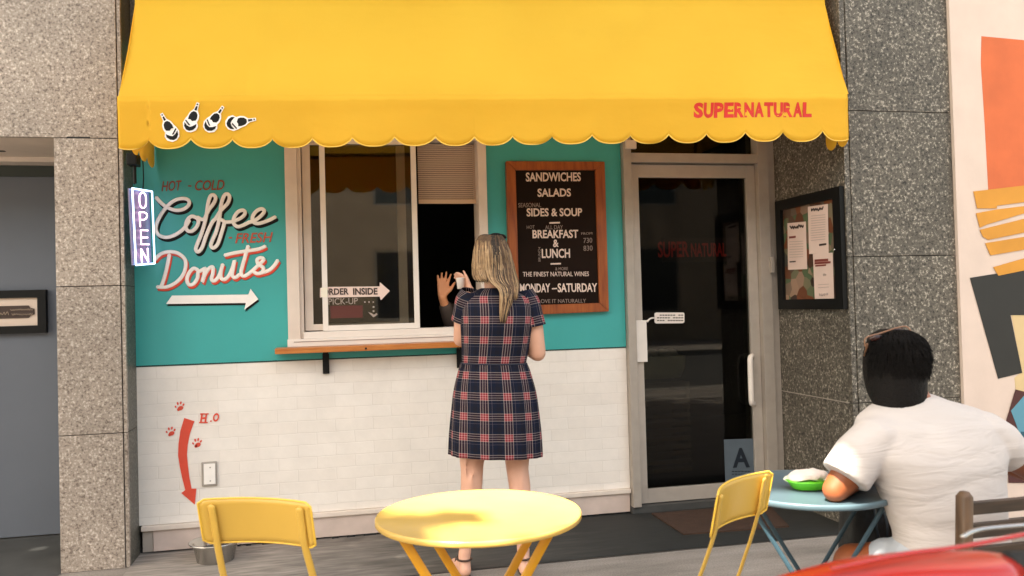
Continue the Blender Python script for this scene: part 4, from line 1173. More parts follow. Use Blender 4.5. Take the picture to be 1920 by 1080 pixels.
# ================================================================== furniture
def xlegs(par, mt, c, zt_, a, b, rot, w_=.014, t_=.005, foot=None):
    """two crossing U frames; c centre"""
    rm = Matrix.Rotation(rot, 3, 'Z'); foot = foot or a
    for s in (-1, 1):
        for q_ in (-1, 1):
            bq = b*q_*(1 if s < 0 else .86)
            p0 = rm @ Vector((s*a, bq, zt_)); p1 = rm @ Vector((-s*foot, bq, .004))
            bm = bmesh.new(); tube(bm, [p0, p1], w_, 8, flat=(rm @ Vector((0, 1, 0)), t_/w_), caps=True)
            obj('leg', bm, mt, par)
        bq = b*(1 if s < 0 else .86)
        bm = bmesh.new(); tube(bm, [rm @ Vector((-s*foot, -bq, .02)), rm @ Vector((-s*foot, bq, .02))], .008, 8)
        obj('stretcher', bm, mt, par, True)
        bm = bmesh.new(); tube(bm, [rm @ Vector((s*a, -bq, zt_-.005)), rm @ Vector((s*a, bq, zt_-.005))], .008, 8)
        obj('top_bar', bm, mt, par, True)

ZTB = .712
c1, c2 = onZ(710, 964, ZTB), onZ(1100, 968, ZTB)
tc_ = (c1+c2)/2; tr_ = (c1-c2).length/2*.985
far_, near_ = onZ(905, 921, ZTB), onZ(905, 1008, ZTB)
print('table', tc_, tr_, (far_-near_).length/2, (far_+near_)/2)
tc_ = Vector(((c1.x+c2.x)/2, (far_.y+near_.y)/2, 0))
yt = thing('round_table', 'round yellow enamelled metal bistro table in the foreground', 'table', (tc_.x, tc_.y, 0))
def tabletop(par, r, z, mt, rim=.02):
    bm = bmesh.new(); lathe(bm, [(.001, z-.004), (r-.012, z-.004), (r-.006, z-.001), (r-.002, z-.0005), (r, z-.005), (r, z-rim), (r-.003, z-rim-.002), (r-.006, z-rim), (r-.007, z-.009), (.001, z-.008)], n=96)
    return obj('tabletop', bm, mt, par, True)
tabletop(yt, tr_, ZTB, mat('tabletop_enamel', (.64, .42, .105), .26, var=.07, vscale=5, bump=.04, bscale=30), .015)
M_YLEG = mat('ochre_leg_enamel', (.72, .34, .015), .35, var=.08, vscale=10)
xlegs(yt, M_YLEG, None, ZTB-.012, tr_*.70, tr_*.52, R(-12), .0125, .004, foot=.21)
bt_c = onZ(1536, 912, .72); 
bt = thing('round_table', 'round grey blue metal bistro table in front of the seated man', 'table', (bt_c.x-.018, bt_c.y+.018, 0))
rb = .238
tabletop(bt, rb, .72, M_BLUE, .016)
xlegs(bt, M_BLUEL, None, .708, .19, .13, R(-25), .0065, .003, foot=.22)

def make_chair(label):
    t = thing('folding_chair', label, 'chair', group='yellow metal folding chairs by the round table')
    W2 = .128
    # curved back panel: top z .82, bottom z .665; local +Y is forward
    bm = bmesh.new(); nx, nz = 20, 8; th = .0025
    zc_ = .765; hz = .057
    outer = []
    def surf(u, v, o):
        # rounded rectangle map
        x = u*.152; k = abs(u)
        hzz = hz*(1-.16*max(0, (k-.90)/.10)**2)
        z = zc_+v*hzz
        y = -.205+.035*(u*u)*-1+.035+(z-zc_)*-.22+o
        return Vector((x, y, z))
    fr_, bk_2 = [], []
    for j in range(nz+1):
        fr_.append([bm.verts.new(surf(-1+2*i/nx, -1+2*j/nz, .0)) for i in range(nx+1)])
        bk_2.append([bm.verts.new(surf(-1+2*i/nx, -1+2*j/nz, .003)) for i in range(nx+1)])
    for g in (fr_, bk_2):
        for j in range(nz):
            for i in range(nx): bm.faces.new((g[j][i], g[j][i+1], g[j+1][i+1], g[j+1][i]))
    for j in range(nz):
        for i in (0, nx): bm.faces.new((fr_[j][i], fr_[j+1][i], bk_2[j+1][i], bk_2[j][i]))
    for i in range(nx):
        for j in (0, nz): bm.faces.new((fr_[j][i], fr_[j][i+1], bk_2[j][i+1], bk_2[j][i]))
    obj('backrest', bm, M_YEL, t, True)
    # rolled rim
    rim = []
    for i in range(nx+1): rim.append(surf(-1+2*i/nx, 1, .0015))
    for j in range(nz-1, 0, -1): rim.append(surf(1, -1+2*j/nz, .0015))
    for i in range(nx, -1, -1): rim.append(surf(-1+2*i/nx, -1, .0015))
    for j in range(1, nz+1): rim.append(surf(-1, -1+2*j/nz, .0015))
    bm = bmesh.new(); tube(bm, rim, .0026, 6, caps=False); obj('backrest_rim', bm, mat('yellow_rim', (.86, .54, .06), .35), t, True)
    for s in (-1, 1):
        x = s*W2
        # long leg: along the back panel then to the front foot
        bm = bmesh.new()
        y0 = surf(s*.83, 0, 0).y
        pts = [(x*.93, y0-.0125, .805), (x*.93, y0-.003, .765), (x*.93, y0+.008, .715), (x*.98, y0+.05, .60), (x, y0+.12, .45), (x, .20, .006)]
        tube(bm, smooth_pts(pts, 4), .0105, 8, flat=((0, 1, .25), .32)); obj('leg', bm, M_YLEG if False else M_YEL, t, True)
        bm = bmesh.new(); tube(bm, smooth_pts([(x*.86, .16, .45), (x*.86, -.02, .25), (x*.86, -.22, .006)], 4), .0115, 8, flat=((0, 1, .3), .5)); obj('leg', bm, M_YEL, t, True)
    # slatted seat
    bm = bmesh.new()
    for i in range(7):
        y = -.15+i*.055; box(bm, -.125, .125, y, y+.042, .45, .454, .001)
    obj('seat', bm, M_YEL, t)
    bm = bmesh.new()
    for s in (-1, 1): tube(bm, [(s*.12, -.16, .444), (s*.12, .19, .444)], .007, 6)
    tube(bm, [(-.128, .155, .08), (.128, .155, .08)], .006, 6); tube(bm, [(-.11, -.19, .08), (.11, -.19, .08)], .006, 6)
    obj('seat_frame', bm, M_YEL, t, True)
    return t
def copy_tree(o, parent=None):
    c = o.copy(); COL.objects.link(c)
    if parent is not None: c.parent = parent
    for ch in list(o.children): copy_tree(ch, c)
    return c
ch1 = make_chair('yellow metal folding chair seen from behind, nearest the dog bowl')
A_, B_ = onZ(382, 936, .82), onZ(582, 958, .80)
mid = (A_+B_)/2; d_ = (B_-A_); print('chairL', A_, B_, d_.length)
ang = math.atan2(d_.y, d_.x)
f_ = Vector((-math.sin(ang), math.cos(ang), 0))
ch1.location = (mid.x+f_.x*.20, mid.y+f_.y*.20, 0); ch1.rotation_euler = (0, 0, ang)
ch2 = copy_tree(ch1); ch2['label'] = 'yellow metal folding chair between the yellow table and the blue table'
A_, B_ = onZ(1345, 935, .80), onZ(1432, 900, .80)
mid = (A_+B_)/2; d_ = (B_-A_); print('chairR', A_, B_, d_.length)
ang = math.atan2(d_.y, d_.x); f_ = Vector((-math.sin(ang), math.cos(ang), 0))
ch2.location = (mid.x+f_.x*.20, mid.y+f_.y*.20, -.012); ch2.rotation_euler = (0, 0, ang); ch2.location.z = 0

# wooden chair the man sits on
wc = thing('wooden_chair', 'dark wooden slat back chair behind the man in the white shirt', 'chair', (0, 0, 0))
Yc = 1.76
pw = onY(1798, 960, Yc); zt_ = onY(1800, 918, Yc).z
x0 = pw.x; x1 = x0+.40
for x in (x0, x1):
    bm = bmesh.new(); loft(bm, [((x, Yc-.12, 0), (.014, 0, 0), (0, .016, 0), .5), ((x, Yc, .45), (.016, 0, 0), (0, .018, 0), .5), ((x, Yc-.02, zt_-.012), (.0155, 0, 0), (0, .017, 0), .5), ((x, Yc-.021, zt_), (.009, 0, 0), (0, .010, 0), .6)], 16)
    obj('back_leg', bm, wood_mat('post_wood', (.055, .03, .015), (.12, .068, .035), (10, 10, 1.5), 5, .5) if 'post_wood' not in MATS else MATS['post_wood'], wc, True)
for x in (x0, x1):
    bm = bmesh.new(); box(bm, x-.016, x+.016, Yc+.36, Yc+.39, 0, .44, .002); obj('front_leg', bm, MATS['walnut'], wc)
for (pa, pb) in ((934, 957), (974, 1000), (1018, 1044)):
    za, zb_ = onY(1850, pa, Yc).z, onY(1850, pb, Yc).z
    bx('back_slat', x0+.012, x1-.012, Yc-.030, Yc-.012, zb_, za, MATS['walnut'], wc, .002)
bm = bmesh.new()
for i in range(7): box(bm, x0-.02+i*.064, x0-.02+i*.064+.054, Yc+.0, Yc+.41, .44, .46, .002)
obj('seat', bm, MATS['walnut'], wc)

# food on the blue table
fbk = thing('food_basket', 'bright green food basket on the blue table by his elbow', 'basket', (onZ(1518, 905, .735).x, onZ(1518, 905, .735).y, .7205), R(-10))
bm = bmesh.new(); loft(bm, [((0, 0, 0), (.050, 0, 0), (0, .036, 0), .8), ((0, 0, .022), (.066, 0, 0), (0, .05, 0), .8), ((0, 0, .024), (.070, 0, 0), (0, .053, 0), .8)], 32)
obj('basket', bm, mat('lime_plastic', (.15, .62, .03), .35), fbk, True)
bm = bmesh.new()
P = []
for k in range(24):
    t = 2*PI*k/24; r_ = 1+.12*math.sin(5*t); P.append((math.cos(t)*.068*r_, math.sin(t)*.05*r_, .026+.008*math.sin(3*t+1)))
vv = [bm.verts.new(p) for p in P]; cc = bm.verts.new((0, 0, .022))
for k in range(24): bm.faces.new((vv[k], vv[(k+1) % 24], cc))
obj('paper_liner', bm, mat('liner_paper', (.75, .75, .62), .6), fbk, True)
fd = thing('wrapped_sandwich', 'white paper wrapped sandwich lying in the green basket', 'sandwich', (fbk.location.x+.005, fbk.location.y+.012, .745), R(-4))
bm = bmesh.new(); sphere(bm, (0, 0, .008), (.062, .034, .020), 20, 12); sphere(bm, (-.035, -.004, .004), (.032, .03, .017), 14, 8)
union('sandwich', bm, mat('wrap_paper', (.78, .70, .66), .6, bump=.6, bscale=40), fd, .004, 2, lambda v: v+Vector((0, 0, .003*noise.noise(v*60))))

# bag
bgp = onY(1625, 960, 2.38)
bg = thing('black_bag', 'black shoulder bag standing between the blue table and his leg', 'bag', (bgp.x+.03, bgp.y+.02, 0))
bm = bmesh.new(); loft(bm, [((0, 0, .36), (.09, 0, 0), (0, .04, 0), .6), ((0, 0, .45), (.11, 0, 0), (0, .055, 0), .6), ((0, 0, .60), (.10, 0, 0), (0, .05, 0), .6), ((.01, 0, .68), (.07, 0, 0), (0, .03, 0), .6), ((.02, 0, .72), (.02, 0, 0), (0, .02, 0))], 24)
obj('bag_body', bm, mat('black_nylon', (.012, .012, .012), .6, bump=.5, bscale=30), bg, True)
bm = bmesh.new(); tube(bm, smooth_pts([(-.02, -.045, .66), (-.07, -.12, .56), (-.075, -.16, .50), (-.03, -.12, .55), (.0, -.05, .62)]), .008, 6, flat=((0, 1, 0), .5)); obj('strap', bm, M_BLACK, bg, True)

# ================================================================== people
def head_parts(bm, c, f, u, s=1.0):
    """skull, jaw, nose, ears; f forward, u up"""
    f = Vector(f).normalized(); u = (Vector(u)-f*Vector(u).dot(f)).normalized(); r = f.cross(u)
    mx = Matrix((r, f, u)).transposed(); c = Vector(c)
    def at(x, y, z): return c+(mx @ Vector((x, y, z)))*s
    sphere(bm, at(0, -.01, .02), (.073*s, .092*s, .088*s), 20, 14, mx)
    sphere(bm, at(0, .025, -.045), (.058*s, .062*s, .068*s), 16, 12, mx)
    sphere(bm, at(0, .062, -.092), (.022*s, .018*s, .018*s), 10, 8, mx)
    sphere(bm, at(0, .065, .035), (.05*s, .022*s, .014*s), 12, 8, mx)
    tube(bm, [at(0, .082, .018), at(0, .096, -.012), at(0, .106, -.030)], [.008*s, .010*s, .013*s], 10)
    sphere(bm, at(.012, .092, -.033), .009*s, 8, 6); sphere(bm, at(-.012, .092, -.033), .009*s, 8, 6)
    sphere(bm, at(0, .082, -.060), (.024*s, .012*s, .007*s), 12, 8, mx); sphere(bm, at(0, .080, -.070), (.021*s, .012*s, .008*s), 12, 8, mx)
    for sg in (-1, 1):
        sphere(bm, at(sg*.076, -.005, -.010), (.009*s, .019*s, .031*s), 10, 8, mx)
        sphere(bm, at(sg*.042, .055, -.02), (.025*s, .028*s, .022*s), 10, 8, mx)
    return at, mx
def eyes(at, mx, par, s=1.0, col=(.12, .07, .04)):
    for sg in (-1, 1):
        bm = bmesh.new(); sphere(bm, at(sg*.031, .070, .008), .0125*s, 12, 8); e = obj('eye', bm, mat('eye_white', (.8, .76, .72), .2), par, True)
        bm = bmesh.new(); sphere(bm, at(sg*.031, .0795, .008), .006*s, 10, 6); obj('iris', bm, mat('iris', col, .2), e, True)
    bm = bmesh.new(); tube(bm, smooth_pts([at(-.022, .086, -.064), at(0, .0955, -.065), at(.022, .086, -.064)]), .0045*s, 6); obj('lips', bm, mat('lips', (.45, .14, .11), .4), par, True)
def hand(bm, w_, d, pn, side, curl=.3, spread=.12, s=1.0):
    """w_ wrist, d direction to fingers, pn palm normal (faces out of the palm), side +-1 for the thumb side along cross(d,pn)"""
    d = Vector(d).normalized(); pn = (Vector(pn)-d*Vector(pn).dot(d)).normalized(); a = d.cross(pn)*side; w_ = Vector(w_)
    lens = (.070, .078, .072, .058); offs = (.030, .010, -.010, -.029)
    for i in range(4):
        k = w_+d*(.088-.004*abs(i-1.2))*s+a*offs[i]*s
        limb(bm, [(w_+a*offs[i]*.6*s+d*.01*s, .013*s), (k, .0115*s)], 10)
        dd = (d+a*(offs[i]/.03)*spread).normalized(); p = k; chain = [(k, .0098*s)]
        for j, fr in enumerate((.45, .30, .25)):
            dd = (dd+pn*curl*(.5+.5*j)).normalized(); p = p+dd*lens[i]*fr*s; chain.append((p.copy(), (.009-.0008*j)*s))
        limb(bm, chain, 10)
    p = w_+d*.022*s+a*.022*s; chain = [(p.copy(), .014*s)]
    dd = (d*.75+a*.75+pn*.15).normalized(); p = p+dd*.042*s; chain.append((p.copy(), .0115*s))
    dd = (d*.9+a*.45+pn*.25*curl).normalized(); p = p+dd*.030*s; chain.append((p.copy(), .0100*s)); p = p+dd*.024*s; chain.append((p.copy(), .0085*s))
    limb(bm, chain, 10)

# ---- woman ---------------------------------------------------------
YWm = 3.95
def wv_(px, py, dy=0): return onY(px, py, YWm+dy)
wo = thing('person', 'woman with long blonde hair in a plaid dress standing at the order window', 'person', (onY(930, 1070, 3.92).x, 3.92, 0))
WOL = wo.location.copy()
def rel(o, L): o.location = -L; return o
bm = bmesh.new()
# feet first for ground contact
footL, footR = onZ(872, 1062, .05), onZ(984, 1060, .05)
footL.z = footR.z = 0
hipL, hipR = wv_(897, 800, .0), wv_(968, 800, .0)
kneeL, kneeR = wv_(885, 880, .02), wv_(970, 880, .02)
calfL, calfR = wv_(884, 915, .0), wv_(975, 915, .0)
for hp, kn, cf, ft, sg in ((hipL, kneeL, calfL, footL, -1), (hipR, kneeR, calfR, footR, 1)):
    an_ = Vector((ft.x, ft.y+.02, .085))
    mid_ = an_.lerp(cf, .45)
    limb(bm, [(hp, .085), (kn+Vector((0, 0, .05)), .062), (kn, .056), (cf, .054), (cf.lerp(an_, .35), .049), (mid_, .037), (an_, .029)], 18)
    limb(bm, [(Vector((ft.x, ft.y-.005, .032)), .030), (Vector((ft.x+sg*.01, ft.y+.08, .034)), .030), (Vector((ft.x+sg*.02, ft.y+.15, .022)), .028), (Vector((ft.x+sg*.025, ft.y+.195, .017)), .018)], 14)
    limb(bm, [(Vector((ft.x, ft.y, .04)), .028), (an_, .030)], 14)
# torso (hidden by the dress) and neck
limb(bm, [(wv_(932, 780), .12), (wv_(928, 690), .10), (wv_(930, 610), .105), (wv_(930, 572), .09)], 18)
limb(bm, [(wv_(930, 570, .0), .055), (wv_(926, 535, .01), .048), (wv_(924, 515, .02), .047)], 16)
hc = wv_(921, 489, .03)
at_w, mx_w = head_parts(bm, hc, (-.22, 1, -.05), (0, 0, 1), .98)
# arms
shL, shR = wv_(874, 566), wv_(992, 572)
elL, elR = wv_(864, 636, .06), wv_(1008, 662, -.01)
haL, haR = wv_(882, 545, .40), wv_(955, 632, .27)
limb(bm, [(shL, .052), (shL.lerp(elL, .5), .047), (elL, .037)], 16)
limb(bm, [(elL, .037), (elL.lerp(haL, .4), .036), (haL, .024)], 16)
limb(bm, [(shR, .054), (shR.lerp(elR, .5), .050), (elR, .041)], 16)
limb(bm, [(elR, .041), (elR.lerp(haR, .35), .039), (haR, .025)], 16)
hand(bm, haL, (-.25, .55, .55), (-.7, -.2, -.1), 1, .55, .05, .9)
hand(bm, haR, (-.9, .5, .1), (-.2, -.3, -.9), 1, .3, .05, .9)
bdy = rel(union('body', bm, M_SKINW, wo, .0065, 9), WOL)
smooth_low(bdy, lambda c: c.z+0 < .85 and c.z > .12, 30)
eyes(lambda x, y, z: at_w(x, y, z)-WOL, mx_w, bdy); 
for ch_ in bdy.children: ch_.location = WOL
# sandals
for ft, sg in ((footL, -1), (footR, 1)):
    bm = bmesh.new(); loft(bm, [((ft.x, ft.y-.04, .001), (.01, 0, 0), (0, 0, 0.0)), ((ft.x, ft.y-.03, .006), (.026, 0, 0), (0, 0, .006), .6), ((ft.x+sg*.008, ft.y+.06, .006), (.028, 0, 0), (0, 0, .006), .6), ((ft.x+sg*.018, ft.y+.14, .006), (.036, 0, 0), (0, 0, .006), .6), ((ft.x+sg*.022, ft.y+.21, .006), (.018, 0, 0), (0, 0, .006), .6)][1:], 16)
    tube(bm, smooth_pts([(ft.x-.034, ft.y+.09, .02), (ft.x+sg*.01-.01, ft.y+.10, .068), (ft.x+.036+sg*.01, ft.y+.11, .02)]), .007, 6)
    tube(bm, [(ft.x+.034*math.cos(t*PI/6), ft.y+.012+.036*math.sin(t*PI/6), .082) for t in range(13)], .005, 6, caps=False)
    rel(obj('sandal', bm, mat('sandal_brown', (.05, .025, .015), .5), wo, True), WOL)

def sect(px0, px1, py, ry, dy=0, pw_=1):
    a = wv_(px0, py, dy); b = wv_(px1, py, dy)
    return ((a+b)/2, (b-a)/2, Vector((0, ry, 0)), pw_)
def dress_part(name, secs, sub=5, n=72, pleat=0, closed_top=True, twist=0):
    """loft with UVs in metres: u around the body, v height"""
    bm = bmesh.new(); uvl = bm.loops.layers.uv.new('UVMap')
    # interpolate
    S = []
    for i in range(len(secs)-1):
        for j in range(sub):
            t = j/sub; P = [secs[max(0, min(len(secs)-1, q_))] for q_ in (i-1, i, i+1, i+2)]
            def cr(a, b, c, d): return .5*((2*b)+(-a+c)*t+(2*a-5*b+4*c-d)*t*t+(-a+3*b-3*c+d)*t**3)
            S.append(tuple(cr(*[Vector(p[k]) for p in P]) for k in range(3)))
    S.append(tuple(Vector(q_) for q_ in secs[-1][:3]))
    rings = []; uvs = []
    vacc = 0
    for i, (c, a, b) in enumerate(S):
        if i: vacc += (c-S[i-1][0]).length
        R_ = (a.length+b.length)/2
        ring = []; uvr = []
        frac = i/(len(S)-1)
        for k in range(n):
            t = 2*PI*k/n
            pl = 1+pleat*frac*(math.sin(t*17+1.3)*.5+math.sin(t*9)*.5)+pleat*.6*math.sin(t*23)*(1-abs(frac-.12)/.5 if frac < .5 else 0)
            ring.append(bm.verts.new(c+a*math.cos(t)*pl+b*math.sin(t)*pl))
        rings.append(ring); uvs.append(vacc)
    ref = max(S, key=lambda q_: q_[1].length)[1].length
    for i in range(len(rings)-1):
        for k in range(n):
            f = bm.faces.new((rings[i][k], rings[i][(k+1) % n], rings[i+1][(k+1) % n], rings[i+1][k]))
            for lp, (ii, kk) in zip(f.loops, ((i, k), (i, k+1), (i+1, k+1), (i+1, k))):
                # planar around front/back, arc on the sides
                t = 2*PI*kk/n
                Rr = (S[ii][1].length*.55+ref*.45)
                lp[uvl].uv = ((t-1.5*PI)*Rr*.86+5.1+.03, uvs[ii])
    me = bpy.data.meshes.new(name); bm.to_mesh(me); bm.free()
    o = link(name, me, M_PLAID, None, True)
    md = o.modifiers.new('s', 'SOLIDIFY'); md.thickness = .003; md.offset = 0
    return o
bod = dress_part('dress', [sect(902, 956, 541, .055, .0), sect(884, 974, 549, .075), sect(866, 994, 560, .095, -.005), sect(862, 1001, 580, .112, -.01), sect(864, 998, 608, .120, -.01), sect(866, 992, 645, .112), sect(867, 985, 682, .100)], pleat=0)
bod.parent = wo; bod.location = -WOL
skt = dress_part('skirt', [sect(866, 986, 680, .101), sect(860, 994, 700, .112), sect(852, 1004, 735, .128), sect(848, 1010, 775, .138), sect(845, 1014, 815, .142), sect(844, 1016, 853, .146)], pleat=.04, n=160)
skt.parent = wo; skt.location = -WOL
bm = bmesh.new(); c_, a_, b_, _ = sect(865, 987, 681, .104)
tube(bm, [c_+a_*math.cos(2*PI*k/48)+b_*math.sin(2*PI*k/48) for k in range(49)], .0035, 6, caps=False)
rel(obj('waist_seam', bm, mat('navy_seam', (.02, .022, .04), .8), wo, True), WOL)
def sleeve(sh_, el_, t1, r0, r1, nm='sleeve'):
    d = (el_-sh_).normalized(); u, v = frame_of(d); S = []
    for t, r in ((-.30, r0*.72), (-.05, r0*1.02), (t1*.5, (r0+r1)/2), (t1, r1)):
        S.append((sh_.lerp(el_, t), u*r, v*r))
    o = dress_part(nm, S, n=40); o.parent = wo; o.location = -WOL; return o
sleeve(shL+Vector((.012, 0, 0)), elL, .52, .062, .064); sleeve(shR+Vector((-.012, 0, .0)), elR, .46, .064, .070)
# hair
rows_ = [(441, 902, 940), (449, 893, 947), (458, 891, 950), (475, 888, 957), (500, 886, 963), (518, 885, 967), (530, 889, 971), (538, 912, 972), (548, 918, 972), (565, 921, 970), (585, 927, 958), (606, 934, 950)]
def hrow(y):
    for a, b in zip(rows_, rows_[1:]):
        if a[0] <= y <= b[0]:
            t = (y-a[0])/(b[0]-a[0]); return a[1]+(b[1]-a[1])*t, a[2]+(b[2]-a[2])*t
    return rows_[-1][1:]
def hdepth(y, u):
    k = math.sqrt(max(0, 1-(2*u-1)**2))
    if y < 500:
        up_ = min(1, .45+(max(0, y-441)/37)**.6*.6); return .035-.108*k*up_
    t = min(1, (y-500)/50)
    return (.035-.100*k)*(1-t)+t*(-.118-.01*k)
bm = bmesh.new()
secs = []
for y in (442, 452, 462, 478, 500, 518, 529):
    xl, xr = hrow(y); cyl = .035 if y < 520 else -.09; 
    ry = {442: .045, 452: .078, 462: .092, 478: .100, 500: .096, 518: .08, 529: .035}[y]
    if y >= 500: cyl = {500: .03, 518: .0, 529: -.06}[y]
    a = wv_(xl+2, y, cyl); b = wv_(xr-2, y, cyl); secs.append(((a+b)/2, (b-a)/2*.97, Vector((0, ry*.95, 0))))
loft(bm, secs, 32)
M_HD = mat('hair_dark_root', (.03, .018, .010), .6, bump=.6, bscale=160)
M_HB = mat('hair_blonde', (.30, .185, .09), .55, var=.25, vscale=40)
M_HL = mat('hair_pale', (.42, .28, .15), .55, var=.2, vscale=40)
M_HM = mat('hair_brown', (.11, .06, .03), .6, var=.25, vscale=40)
hm = rel(union('hair', bm, M_HD, wo, .006, 4), WOL)
mesh_sets = {0: bmesh.new(), 1: bmesh.new(), 2: bmesh.new(), 3: bmesh.new()}
rg = random.Random(11)
for i in range(620):
    u = rg.random(); u0 = .5+(u-.5)*.75
    if u < .36: ye = rg.uniform(518, 534)
    elif u < .80: ye = rg.uniform(565, 608)
    else: ye = rg.uniform(535, 566)
    y = 441+abs(rg.gauss(0, 3)); pts = []; ph = rg.uniform(0, 6); am = rg.uniform(.3, 1.6); lay = rg.uniform(0, .012)
    while y < ye:
        xl, xr = hrow(y); tt = (y-441)/(ye-441)
        uu = u+.02*math.sin(y*.05+ph)
        if u < .36 and y > 505: uu = u+(y-505)/30*.10*(u/.36+.3)
        px = xl+(xr-xl)*uu+am*math.sin(y*.06+ph)
        pts.append(wv_(px, y, hdepth(y, min(1, max(0, uu)))-.004-lay)); y += 9
    if len(pts) < 3: continue
    if u < .40: kd = rg.choice((1, 2, 1, 2, 1, 3))
    elif u < .56: kd = rg.choice((3, 1, 3, 0, 1, 2))
    elif u < .80: kd = rg.choice((0, 3, 0, 3, 1, 3))
    else: kd = rg.choice((3, 1, 1, 3))
    if ye > 560 and rg.random() < .45: kd = rg.choice((1, 2))
    r_ = rg.uniform(.0014, .0032)
    q_ = 2 if kd != 0 else 0
    if kd in (1, 2) and len(pts) > 4:
        sp = min(len(pts)-3, rg.choice((1, 1, 2, 3) if u < .5 or u > .8 else (2, 3, 4))); tube(mesh_sets[3 if u < .5 else 0], pts[:sp+1], r_, 5, caps=False); tube(mesh_sets[kd], pts[sp:], [r_]*(len(pts)-sp-1)+[r_*.3], 5)
    else: tube(mesh_sets[kd], pts, [r_]*(len(pts)-1)+[r_*.3], 5)
for k, mtt in ((0, M_HD), (1, M_HB), (2, M_HL), (3, M_HM)):
    rel(obj('hair_strands', mesh_sets[k], mtt, wo, True), WOL)
# sunglasses pushed up on the head
bm = bmesh.new(); a = wv_(902, 446, .02); b = wv_(942, 441, .02)
tube(bm, smooth_pts([a+Vector((-.01, -.02, -.012)), a, (a+b)/2+Vector((0, .01, .008)), b, b+Vector((.012, -.02, -.014))]), .006, 8)
sphere(bm, a.lerp(b, .25)+Vector((0, .03, .006)), (.03, .008, .012), 12, 8); sphere(bm, a.lerp(b, .75)+Vector((0, .03, .006)), (.03, .008, .012), 12, 8)
sg_ = tag(obj('sunglasses', bm, M_BLACK, None, True), 'black sunglasses pushed up on the blonde hair of the woman', 'sunglasses')
# cup
cpx = wv_(864, 531, .43)
cp = thing('paper_cup', 'small white paper cup held up beside her left shoulder', 'cup', tuple(cpx-Vector((0, 0, .03))))
bm = bmesh.new(); lathe(bm, [(.001, 0), (.019, 0), (.024, .055), (.0255, .057), (.024, .059), (.022, .055), (.018, .004), (.001, .004)], n=28); obj('cup', bm, M_PAPERW, cp, True)

# ---- server inside -------------------------------------------------
YS = 4.92
sp_ = thing('person', 'server in dark clothes inside the window raising an open hand', 'person', (1.05, 5.45, .013))
SL = sp_.location.copy()
bm = bmesh.new()
wr = onY(829, 557, YS)
hand(bm, wr, (.10, .02, 1), (.1, -1, .05), 1, .10, .22, .92)
el = onY(848, 612, YS+.12); shd = onY(895, 590, YS+.36)
limb(bm, [(wr, .024), (wr.lerp(el, .6), .032), (el, .036)], 14)
limb(bm, [(el, .036), (shd, .05)], 14)
hS = onY(921, 505, 5.45)
limb(bm, [(Vector((hS.x, 5.45, 1.0)), .13), (Vector((hS.x, 5.45, 1.2)), .12), (Vector((hS.x, 5.45, 1.32)), .06), (Vector((hS.x, 5.45, 1.42)), .05)], 16)
limb(bm, [(Vector((hS.x-.16, 5.45, 1.28)), .055), (Vector((hS.x+.16, 5.45, 1.28)), .055)], 16)
limb(bm, [(Vector((hS.x+.16, 5.45, 1.28)), .05), (Vector((hS.x+.22, 5.4, 1.05)), .04), (Vector((hS.x+.15, 5.25, .98)), .028)], 12)
hand(bm, (hS.x+.15, 5.25, .98), (-.3, -1, 0), (0, 0, -1), 1, .3, .05, .9)
limb(bm, [(Vector((hS.x-.08, 5.45, .9)), .09), (Vector((hS.x-.09, 5.45, .5)), .06), (Vector((hS.x-.09, 5.45, .12)), .045), (Vector((hS.x-.09, 5.36, .05)), .035)], 12)
limb(bm, [(Vector((hS.x+.08, 5.45, .9)), .09), (Vector((hS.x+.09, 5.45, .5)), .06), (Vector((hS.x+.09, 5.45, .12)), .045), (Vector((hS.x+.09, 5.36, .05)), .035)], 12)
at_s, mx_s = head_parts(bm, (hS.x, 5.44, 1.52), (0, -1, 0), (0, 0, 1))
sb = rel(union('body', bm, M_SKINS, sp_, .006, 3), SL)
eyes(lambda x, y, z: at_s(x, y, z), mx_s, sb)
bm = bmesh.new()
limb(bm, [(Vector((hS.x, 5.45, .75)), .15), (Vector((hS.x, 5.45, 1.2)), .14)], 16)
limb(bm, [(Vector((hS.x-.17, 5.45, 1.27)), .07), (Vector((hS.x+.17, 5.45, 1.27)), .07)], 16)
limb(bm, [(shd, .066), (el, .050), (wr.lerp(el, .35), .042)], 14)
limb(bm, [(Vector((hS.x+.16, 5.45, 1.28)), .065), (Vector((hS.x+.22, 5.4, 1.05)), .053)], 12)
rel(union('shirt', bm, mat('dark_shirt', (.075, .055, .045), .8), sp_, .009, 3), SL)
bm = bmesh.new(); sphere(bm, (hS.x, 5.47, 1.56), (.085, .095, .085), 16, 12); rel(union('hair', bm, M_HAIRB, sp_, .009, 2), SL)

# ---- seated man ----------------------------------------------------
mn = thing('person', 'dark haired man in a white t-shirt sitting at the blue table with his back turned', 'person', (1.58, 1.95, 0))
ML = mn.location.copy()
def mv(px, py, Y): return onY(px, py, Y)
bm = bmesh.new()
nk = mv(1716, 752, 2.06); hcM = mv(1681, 688, 2.12)
limb(bm, [(mv(1730, 800, 2.08), .055), (nk+Vector((0, .015, 0)), .052), (mv(1694, 728, 2.11), .053)], 16)
at_m, mx_m = head_parts(bm, hcM, (-.32, 1, -.22), (-.10, .2, 1), .93)
sL, sR = mv(1646, 822, 2.04), mv(1842, 816, 2.04)
eL = mv(1565, 919, 2.045)
wL = mv(1645, 905, 2.30); wL.z = .755
eR = mv(1948, 885, 2.10); wR = mv(1800, 905, 2.36); wR.z = .77
limb(bm, [(sL, .050), (sL.lerp(eL, .62), .049), (eL, .034)], 18)
limb(bm, [(eL, .034), (eL.lerp(wL, .35), .038), (wL, .027)], 16)
limb(bm, [(sR, .050), (sR.lerp(eR, .5), .047), (eR, .040)], 18)
